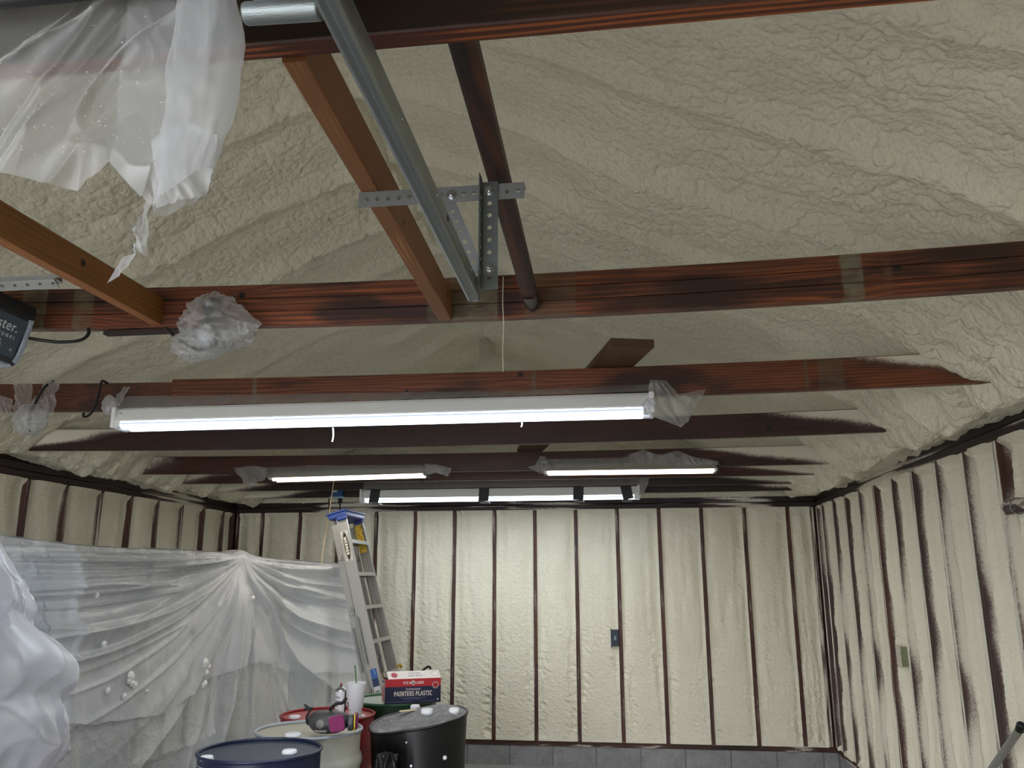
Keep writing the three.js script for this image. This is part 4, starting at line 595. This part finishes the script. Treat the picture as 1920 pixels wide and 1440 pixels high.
// ---------------------------------------------------------------- drums and what stands on them
function drum(label, x, z, top, color, lidColor, o = {}) {
  const t = thing('steel_drum', label, 'drum', [x, 0, z]), r = o.r ?? 0.286, m = std(color, o.rough ?? 0.38), h = top;
  const body = [[0.001, 0], [r, 0], [r + 0.008, 0.006], [r + 0.008, 0.018], [r, 0.024]];
  for (const q of [0.33, 0.64]) body.push([r, h * q - 0.035], [r + 0.009, h * q - 0.018], [r + 0.013, h * q], [r + 0.009, h * q + 0.018], [r, h * q + 0.035]);
  if (o.neck) body.push([r, h - 0.2], [r + 0.012, h - 0.17], [r + 0.006, h - 0.14], [r - 0.006, h - 0.12], [r - 0.004, h - 0.04]);
  body.push([r, h - 0.03], [r + 0.001, h - 0.012]);
  part('body', lathe(body, 64), m, t);
  part('rim', new THREE.TorusGeometry(r + 0.001, 0.0085, 12, 72).rotateX(Math.PI / 2).translate(0, h - 0.0085, 0), o.rim ?? m, t);
  const lid = part('lid', lathe([[0.001, h - 0.014], [r * 0.6, h - 0.016], [r - 0.02, h - 0.022], [r - 0.004, h - 0.016]], 64), std(lidColor, 0.5, { bumpMap: rep(foamBump, 2, 2), bumpScale: 0.0006 }), t);
  for (const [bx, bz, br] of o.bungs ?? []) part('bung', lathe([[0.001, 0.02], [br * 0.8, 0.02], [br * 0.96, 0.016], [br, 0.006], [br, 0], [0.001, 0]], 28).translate(bx, h - 0.018, bz), M.white, lid);
  return t;
}
const blue = drum('navy blue drum in front with a white bung on its dusty dark lid', -1.754, -4.06, E - 0.795, 0x141e3c, 0x3a4150, { bungs: [[0.155, 0.02, 0.036], [-0.17, 0.2, 0.03]] });
part('label', gridGeo(12, 2, (u, v) => { const a = mix(-0.95, -0.6, u); return [0.289 * Math.sin(a), E - 0.838 - 0.22 * v, 0.289 * Math.cos(a)]; }, (u, v) => [u, 1 - v]), std(0xffffff, 0.5, { map: canvasTex(128, 128, (x, w, h) => { x.fillStyle = '#8d9198'; x.fillRect(0, 0, w, h); x.strokeStyle = '#20242c'; x.lineWidth = 6; x.strokeRect(6, 6, w - 12, h - 12); x.fillStyle = '#1a1d22'; x.font = 'bold 40px sans-serif'; x.fillText('B', 88, 48); }) }), blue);
drum('cream drum with bulging grey shoulder, a respirator resting on its rim', -1.745, -4.68, E - 0.805, 0xb9b9ae, 0xb4b0a0, { neck: true, rim: std(0xa4abb4, 0.35), bungs: [[-0.03, 0.16, 0.045]] });
drum('red drum carrying the foam cup and the spray can', -1.85, -5.275, E - 0.818, 0x8a1420, 0xa85a58, { bungs: [[-0.17, 0.12, 0.036], [0.235, 0.05, 0.02]] });
drum('dark green drum at the back with the painters plastic carton on top', -1.585, -5.88, E - 0.803, 0x12301c, 0x9aa39a, { rim: std(0x3f6a4c, 0.4) });
{ // warped black plastic drum, its grey lid tilted and domed
  const t = thing('plastic_drum', 'warped black drum with caved-in side and tilted grey lid under white bungs', 'drum', [-1.207, 0, -5.03]);
  const r = 0.285, H = E - 0.80, bend = (x, y, z) => { const f = y / H, tilt = 0.035 * (x / r) + 0.02 * (-z / r) - 0.03 * Math.max(0, -x / r) * Math.max(0, z / r); const d = Math.exp(-(((x + 0.13) / 0.1) ** 2) - (((y - H + 0.22) / 0.13) ** 2)) * (z > 0 ? 1 : 0); return [x * (1 - 0.06 * Math.sin(f * 3)), y + tilt * sm(0.55, 1, f), z - 0.13 * d - 0.03 * d * Math.abs(Math.sin(x * 60))]; };
  part('body', gridGeo(160, 120, (u, v) => { const a = u * Math.PI * 2; return bend(r * Math.sin(a), H * v, r * Math.cos(a)); }), std(0x0d0d0f, 0.45), t);
  const dome = (q, a) => { const x = r * q * Math.sin(a), z = r * q * Math.cos(a), p = bend(x, H, z); return [p[0], p[1] + 0.05 * (1 - q * q) * (1 + 0.3 * Math.sin(x * 9)) + 0.01 * (fbm(x * 8, z * 8, 5, 3) - 0.5), p[2]]; };
  const lid = part('lid', gridGeo(96, 24, (u, v) => dome(v * 0.985, u * Math.PI * 2)), std(0xffffff, 0.6, { map: dataTex(256, 64, (u, v) => { const n = fbm(u * 14, v * 9, 77, 4), w = sm(0.66, 0.7, fbm(u * 40, v * 30, 78, 2)); const k = 112 + 50 * (n - 0.5); return [mix(k, 190, w * 0.35), mix(k, 190, w * 0.35), mix(k * 1.02, 190, w * 0.35)]; }) }), t);
  part('rim', new THREE.TubeGeometry(new THREE.CatmullRomCurve3([...Array(40).keys()].map((k) => { const a = k / 40 * Math.PI * 2; return V(...dome(1, a)); }), true), 120, 0.009, 8, true), std(0x121314, 0.4), t);
  for (const [q, a, k] of [[0.45, 0.6, 0.036], [0.8, 1.35, 0.032], [0.75, 3.5, 0.03]]) { const p = dome(q, a); part('bung', lathe([[0.001, 0.024], [k * 0.8, 0.024], [k * 0.97, 0.018], [k, 0.008], [k, -0.01], [0.001, -0.01]], 28).translate(...p), M.white, lid); }
  const p = dome(0.25, 4.6); part('paper_tag', slab(-0.05, 0.05, 0, 0.002, -0.025, 0.025).rotateY(0.25).rotateZ(0.06).translate(p[0], p[1] + 0.012, p[2]), std(0xc9bb93, 0.8), lid);
  part('torn_flap', [film([[-0.17, H - 0.15, 0.24], [-0.12, H - 0.13, 0.27], [-0.04, H - 0.14, 0.285]], [[-0.19, H - 0.3, 0.25], [-0.12, H - 0.33, 0.28], [-0.06, H - 0.28, 0.29]], 24, 24, 0.05, 851, 16)], std(0x221f20, 0.35), t);
  for (const [br, bx, by, bz] of [[0.012, 0.2, 0.17, 0.2], [0.008, 0.03, 0.2, 0.285], [0.005, 0, 0.08, 0.286]]) part('foam_bead', new THREE.SphereGeometry(br, 12, 10).translate(bx, H - by, bz), M.white, t);
}
{ // half-mask respirator
  const t = thing('respirator', 'half-mask respirator with pink filter pads lying on the cream drum', 'respirator', [-1.56, E - 0.803, -4.535]);
  const grey = std(0x3b3a3a, 0.5), body = new THREE.SphereGeometry(1, 48, 32); { const p = body.attributes.position; for (let i = 0; i < p.count; i++) { const x = p.getX(i), y = p.getY(i), z = p.getZ(i); p.setXYZ(i, x * 0.118 * (1 + 0.18 * y) - 0.02, Math.max(0.002, 0.055 + y * 0.06 * (1 + 0.2 * Math.max(0, -x))), z * 0.075 * (1 - 0.25 * x)); } body.computeVertexNormals(); }
  part('face_piece', body, grey, t);
  part('nose_valve', [lathe([[0.001, 0.012], [0.02, 0.012], [0.024, 0.004], [0.024, 0]], 20).rotateX(Math.PI / 2).translate(-0.045, 0.055, 0.07), box(0.07, 0.012, 0.03, -0.04, 0.02, 0.065, 0.005)], std(0x6e6c66, 0.5), t);
  const pad = () => { const s = new THREE.Shape(), R = 0.014, w = 0.034; s.moveTo(-w + R, -w); s.lineTo(w - R, -w); s.quadraticCurveTo(w, -w, w, -w + R); s.lineTo(w, w - R); s.quadraticCurveTo(w, w, w - R, w); s.lineTo(-w + R, w); s.quadraticCurveTo(-w, w, -w, w - R); s.lineTo(-w, -w + R); s.quadraticCurveTo(-w, -w, -w + R, -w); return new THREE.ExtrudeGeometry(s, { depth: 0.014, bevelEnabled: true, bevelSize: 0.006, bevelThickness: 0.005, bevelSegments: 3 }); };
  const pink = std(0x7d2458, 0.8), f1 = part('filter_pad', pad().rotateZ(0.18).rotateY(0.25).translate(0.045, 0.06, 0.07), pink, t); part('filter_rim', pad().scale(1.08, 1.08, 0.5).rotateZ(0.18).rotateY(0.25).translate(0.041, 0.06, 0.062), std(0x5a5556, 0.5), t);
  part('filter_pad', pad().rotateY(1.75).translate(0.112, 0.06, -0.012), pink, t); part('cartridge', [lathe([[0.001, 0], [0.04, 0], [0.042, 0.006], [0.042, 0.022], [0.04, 0.028], [0.001, 0.028]], 32).rotateZ(-Math.PI / 2).rotateY(0.32).translate(0.088, 0.058, 0.02)], std(0x47494c, 0.45), t);
  part('yellow_band', new THREE.TorusGeometry(0.0425, 0.0035, 8, 40).rotateY(Math.PI / 2).rotateY(0.32).translate(0.122, 0.058, 0.012), std(0xd8c41c, 0.5), t);
  part('head_strap', [tube([[-0.09, 0.06, 0.02], [-0.125, 0.05, 0.04], [-0.135, 0.085, 0.04], [-0.12, 0.12, 0.03], [-0.145, 0.135, 0.02], [-0.16, 0.14, 0.01]], 0.006, 40, 8), tube([[-0.02, 0.115, 0.0], [0.0, 0.135, 0.02], [0.02, 0.15, 0.02], [0.05, 0.155, 0.0], [0.06, 0.175, -0.02]], 0.009, 30, 8), box(0.04, 0.014, 0.03, -0.13, 0.125, 0.03, 0.004)], M.blackMatt, t);
}
{
  const t = thing('spray_can', 'spray paint can with white label and red nozzle on the red drum', 'spray can', [-1.748, E - 0.832, -5.2]);
  const lab = canvasTex(512, 256, (x, w, h) => { x.fillStyle = '#1b1c20'; x.fillRect(0, 0, w, h); x.fillStyle = '#d9dadd'; x.fillRect(w * 0.30, 0, w * 0.42, h); x.fillStyle = '#14151a'; x.font = 'bold 34px sans-serif'; x.fillText('Glass', w * 0.40, 66); x.fillText('Bead', w * 0.40, 104); x.fillStyle = '#7a2228'; x.fillRect(w * 0.4, 140, 70, 5); x.fillRect(w * 0.4, 215, 60, 10); x.fillStyle = '#222'; x.font = 'bold 26px sans-serif'; x.fillText('Spray', w * 0.4, 180); });
  part('can', new THREE.CylinderGeometry(0.033, 0.033, 0.155, 40, 1, true).rotateY(-3.35).translate(0, 0.0785, 0), std(0xffffff, 0.35, { map: lab }), t);
  part('shoulder', lathe([[0.033, 0.155], [0.034, 0.158], [0.03, 0.168], [0.018, 0.178], [0.013, 0.18], [0.013, 0.186], [0.001, 0.186]], 32), M.steel, t);
  part('base', lathe([[0.001, 0], [0.034, 0], [0.034, 0.003]], 32), M.steel, t);
  part('nozzle', lathe([[0.001, 0.202], [0.006, 0.202], [0.007, 0.19], [0.007, 0.186]], 16), std(0x7c1b1b, 0.5), t);
}
{
  const t = thing('foam_cup', 'tall white foam cup with lid and green straw on the red drum', 'cup', [-1.648, E - 0.832, -5.19]);
  const cup = part('cup', lathe([[0.001, 0.004], [0.036, 0.002], [0.038, 0], [0.041, 0.06], [0.046, 0.063], [0.057, 0.19], [0.0585, 0.192], [0.0585, 0.2], [0.056, 0.2], [0.054, 0.19], [0.04, 0.06]], 48), std(0xd7d6da, 0.75), t);
  const lid = part('lid', lathe([[0.001, 0.204], [0.05, 0.204], [0.052, 0.21], [0.059, 0.21], [0.0605, 0.204], [0.0605, 0.194]], 48), std(0xd2d4d8, 0.3), t);
  part('straw', tube([[0.004, 0.1, 0], [0, 0.2, 0], [-0.006, 0.25, 0], [-0.014, 0.31, 0]], 0.0038, 12, 8), std(0x1f6a34, 0.5), lid);
  part('print', gridGeo(16, 6, (u, v) => { const a = mix(-1.1, -0.2, u), y = mix(0.125, 0.06, v), r = 0.0465 + 0.0008 + 0.0865 * (y - 0.063) ; return [r * Math.sin(a), y, r * Math.cos(a)]; }, (u, v) => [u, 1 - v]), std(0xffffff, 0.75, { map: canvasTex(256, 256, (x, w, h) => { x.fillStyle = '#dcdbdf'; x.fillRect(0, 0, w, h); x.fillStyle = '#444'; for (let i = 0; i < 6; i++) x.fillRect(30 + i * 32, 40, 22, 14); x.fillStyle = '#7c2142'; x.beginPath(); x.arc(80, 170, 62, 0, 7); x.fill(); x.fillStyle = '#dcdbdf'; x.beginPath(); x.arc(86, 170, 26, 0, 7); x.fill(); x.fillStyle = '#2c3a66'; x.fillRect(20, 104, 120, 14); }) }), cup);
}
{ // carton of plastic sheeting, lid flap folded up
  const t = thing('plastic_carton', 'red and navy carton reading PAINTERS PLASTIC, its white flap open, on the green drum', 'carton', [-1.425, E - 0.8025, -5.70]);
  t.rotation.y = 0.42;
  const w = 0.375, h = 0.155, d = 0.13, sun = (x, cx, cy, r, n, c) => { x.fillStyle = c; x.beginPath(); for (let i = 0; i < n * 2; i++) { const a = i / n * Math.PI, q = i % 2 ? r * 0.74 : r; x.lineTo(cx + q * Math.cos(a), cy + q * Math.sin(a)); } x.closePath(); x.fill(); };
  const front = canvasTex(1024, 424, (x, W, H) => {
    x.fillStyle = '#151c3c'; x.fillRect(0, 0, W, H); x.fillStyle = '#b3222c'; x.fillRect(0, 0, W, 135);
    x.fillStyle = '#e8e2da'; x.textAlign = 'center'; x.font = 'bold 62px serif'; x.fillText('FILM', W * 0.40, 92); x.fillText('GARD', W * 0.60, 92); x.fillStyle = '#e8e2da'; x.beginPath(); x.ellipse(W * 0.497, 72, 22, 44, 0, 0, 7); x.fill(); x.fillStyle = '#1c2a5c'; x.beginPath(); x.ellipse(W * 0.497, 76, 12, 30, 0, 0, 7); x.fill();
    x.fillStyle = '#d8d3cf'; x.font = 'bold 44px sans-serif'; x.fillText('Professional', W * 0.5, 196); x.save(); x.translate(W * 0.5, 296); x.scale(0.8, 1.12); x.font = 'bold 100px sans-serif'; x.fillStyle = '#e2d6cc'; x.fillText('PAINTERS PLASTIC', 0, 0); x.restore();
    x.fillStyle = '#8b90a8'; for (let i = 0; i < 22; i++) x.fillRect(W * 0.27 + i * 22, 326, 15, 7); for (let i = 0; i < 14; i++) x.fillRect(W * 0.34 + i * 22, 346, 15, 7); for (let i = 0; i < 24; i++) x.fillRect(24 + i * 20, 388, 13, 6); for (let i = 0; i < 14; i++) x.fillRect(W * 0.64 + i * 20, 388, 13, 6);
    sun(x, W * 0.9, 122, 66, 16, '#e8e2da'); sun(x, W * 0.9, 122, 56, 16, '#151c3c'); sun(x, W * 0.9, 122, 50, 16, '#b3222c'); x.fillStyle = '#c9ced8'; x.fillRect(W * 0.93, 352, 30, 30);
  });
  const side = canvasTex(320, 424, (x, W, H) => { x.fillStyle = '#c9b7b4'; x.fillRect(0, 0, W, H); x.fillStyle = '#151c3c'; x.fillRect(30, 40, 230, 34); x.fillStyle = '#b3222c'; x.fillRect(80, 150, 190, 230); x.fillStyle = '#e6d9d4'; for (let i = 0; i < 5; i++) x.fillRect(104, 180 + i * 40, 140, 12); x.fillStyle = '#b3222c'; x.fillRect(0, 0, W, 16); });
  const flap = canvasTex(1024, 200, (x, W, H) => { x.fillStyle = '#ded9d6'; x.fillRect(0, 0, W, H); x.save(); x.translate(W * 0.52, H * 0.5); x.rotate(Math.PI); x.textAlign = 'center'; x.fillStyle = '#23284a'; x.font = 'bold 46px serif'; x.fillText('FILM GARD', 0, -8); x.font = 'bold 40px sans-serif'; x.fillText('Professional', 0, 52); x.restore(); sun(x, 130, 100, 74, 15, '#a81f3c'); x.strokeStyle = '#555'; x.lineWidth = 5; x.beginPath(); x.arc(W - 90, 90, 70, 0, 7); x.stroke(); });
  const face = (name, f, tex, m) => part(name, gridGeo(2, 2, f, (u, v) => [u, 1 - v]), std(0xffffff, 0.55, { map: tex }), t);
  const cardb = std(0x8a6a4a, 0.85);
  part('tray', [slab(-w / 2, w / 2, 0, 0.003, -d / 2, d / 2), slab(-w / 2, w / 2, 0, h, -d / 2, -d / 2 + 0.003), slab(w / 2 - 0.003, w / 2, 0, h, -d / 2, d / 2), slab(-w / 2, -w / 2 + 0.003, 0, h, -d / 2, d / 2), slab(-w / 2, w / 2, 0, h, d / 2 - 0.003, d / 2)], cardb, t);
  face('front_panel', (u, v) => [mix(-w / 2, w / 2, u), mix(h, 0, v), d / 2 + 0.001], front); face('side_panel', (u, v) => [-w / 2 - 0.001, mix(h, 0, v), mix(-d / 2, d / 2, u)], side);
  face('open_flap', (u, v) => [mix(-w / 2 + 0.02, w / 2, u), mix(h + 0.04, h, v), mix(-d / 2 + 0.045, d / 2, v)], flap);
  part('side_flap', gridGeo(4, 4, (u, v) => [-w / 2 - 0.02 * v, h + 0.05 * v, mix(-d / 2, d / 2 - 0.02, u)]), cardb, t);
  part('film_roll', [new THREE.CylinderGeometry(0.03, 0.03, w - 0.03, 28).rotateZ(Math.PI / 2).translate(0, h - 0.03, -0.02), tube([[0.06, h + 0.02, -0.05], [0.11, h + 0.055, -0.055], [0.125, h + 0.062, -0.05], [0.14, h + 0.045, -0.05]], 0.008, 16, 8)], M.blackMatt, t);
  part('brass_clip', tube([[-0.1, h + 0.06, -0.06], [-0.075, h + 0.078, -0.06], [-0.06, h + 0.066, -0.06], [-0.075, h + 0.058, -0.06]], 0.007, 20, 8), std(0xa8842c, 0.35, { metalness: 0.8 }), t);
}

// ---------------------------------------------------------------- things on the walls
{
  const t = thing('outlet_box', 'small dark blue electrical box beside a stud in the middle of the back wall', 'electrical box', [-0.079, E - 0.55, ZB + 0.012]);
  part('box', [box(0.075, 0.15, 0.05, 0, 0, -0.015, 0.004)], std(0x1c2634, 0.5), t); part('lug', [box(0.012, 0.012, 0.02, -0.035, 0.076, 0, 0.002), box(0.012, 0.012, 0.02, -0.035, -0.076, 0, 0.002)], std(0x1c2634, 0.5), t);
  part('cover', gridGeo(1, 1, (u, v) => [-0.031 + 0.062 * u, 0.068 - 0.136 * v, 0.0115], (u, v) => [u, 1 - v]), std(0xffffff, 0.5, { map: canvasTex(96, 192, (x, w, h) => { x.fillStyle = '#202b3a'; x.fillRect(0, 0, w, h); x.strokeStyle = '#0c1118'; x.lineWidth = 6; x.strokeRect(4, 4, w - 8, h - 8); x.fillStyle = '#9fb0c2'; x.save(); x.translate(52, 96); x.rotate(-1.4); x.font = 'bold 44px sans-serif'; x.textAlign = 'center'; x.fillText('ZN', 0, 14); x.restore(); }) }), t);
}
{
  const t = thing('switch_box', 'foam-spattered pale switch box on the bare brown stud of the right wall', 'electrical box', [XR - 0.005, E - 0.515, -6.12]);
  part('box', box(0.07, 0.125, 0.075, 0.02, 0, 0.045, 0.003), std(0x8f9270, 0.7), t); part('foam_skin', gridGeo(20, 16, (u, v) => [-0.017 - 0.006 * fbm(u * 6, v * 6, 3, 2), mix(0.075, -0.07, v) + 0.01 * (fbm(u * 9, v * 2, 5, 2) - 0.5), mix(0.0, 0.10, u)]), foamWall, t);
}
{
  const t = thing('wall_pipe', 'foam-spattered pipe stub running along the upper right wall', 'pipe', [0, E, 0]);
  part('pipe', gridGeo(24, 60, (u, v) => { const a = u * Math.PI * 2, z = mix(-4.19, -2.2, v), r = 0.032 * (1 + 0.12 * (fbm(Math.cos(a) * 2 + 3, z * 9, 5, 2) - 0.5)) * Math.min(1, Math.sqrt(v * 60) + 0.4); return [1.815 + r * Math.cos(a), 0.322 + r * Math.sin(a), z]; }), std(0xffffff, 0.7, { map: dataTex(64, 256, (u, v) => { const a = sm(0.42, 0.62, fbm(u * 5, v * 24, 9, 3)); return [mix(62, 205, a), mix(52, 200, a), mix(52, 184, a)]; }) }), t);
  part('pipe_strap', new THREE.TorusGeometry(0.035, 0.004, 8, 24).translate(1.815, 0.322, -4.05), M.galvDull, t);
}
{
  const t = thing('grey_rod', 'grey rod with a black tip leaning against the right wall', 'rod', [0, E, 0]);
  const A = [1.745, -0.66, -4.18], B = [1.50, -1.695, -5.2];
  part('shaft', tube([A, [1.73, -0.75, -4.29], [1.62, -1.2, -4.75], B], 0.017, 30, 14), std(0x8a8a82, 0.5, { metalness: 0.3 }), t); part('tip', lathe([[0.001, 0.035], [0.012, 0.034], [0.0185, 0.026], [0.0185, -0.01], [0.001, -0.01]], 20).rotateX(0.75).translate(A[0], A[1] + 0.005, A[2] + 0.005), M.black, t);
}
scene.traverse((o) => { if (o.isMesh) shade(o); });
renderer.render(scene, camera);
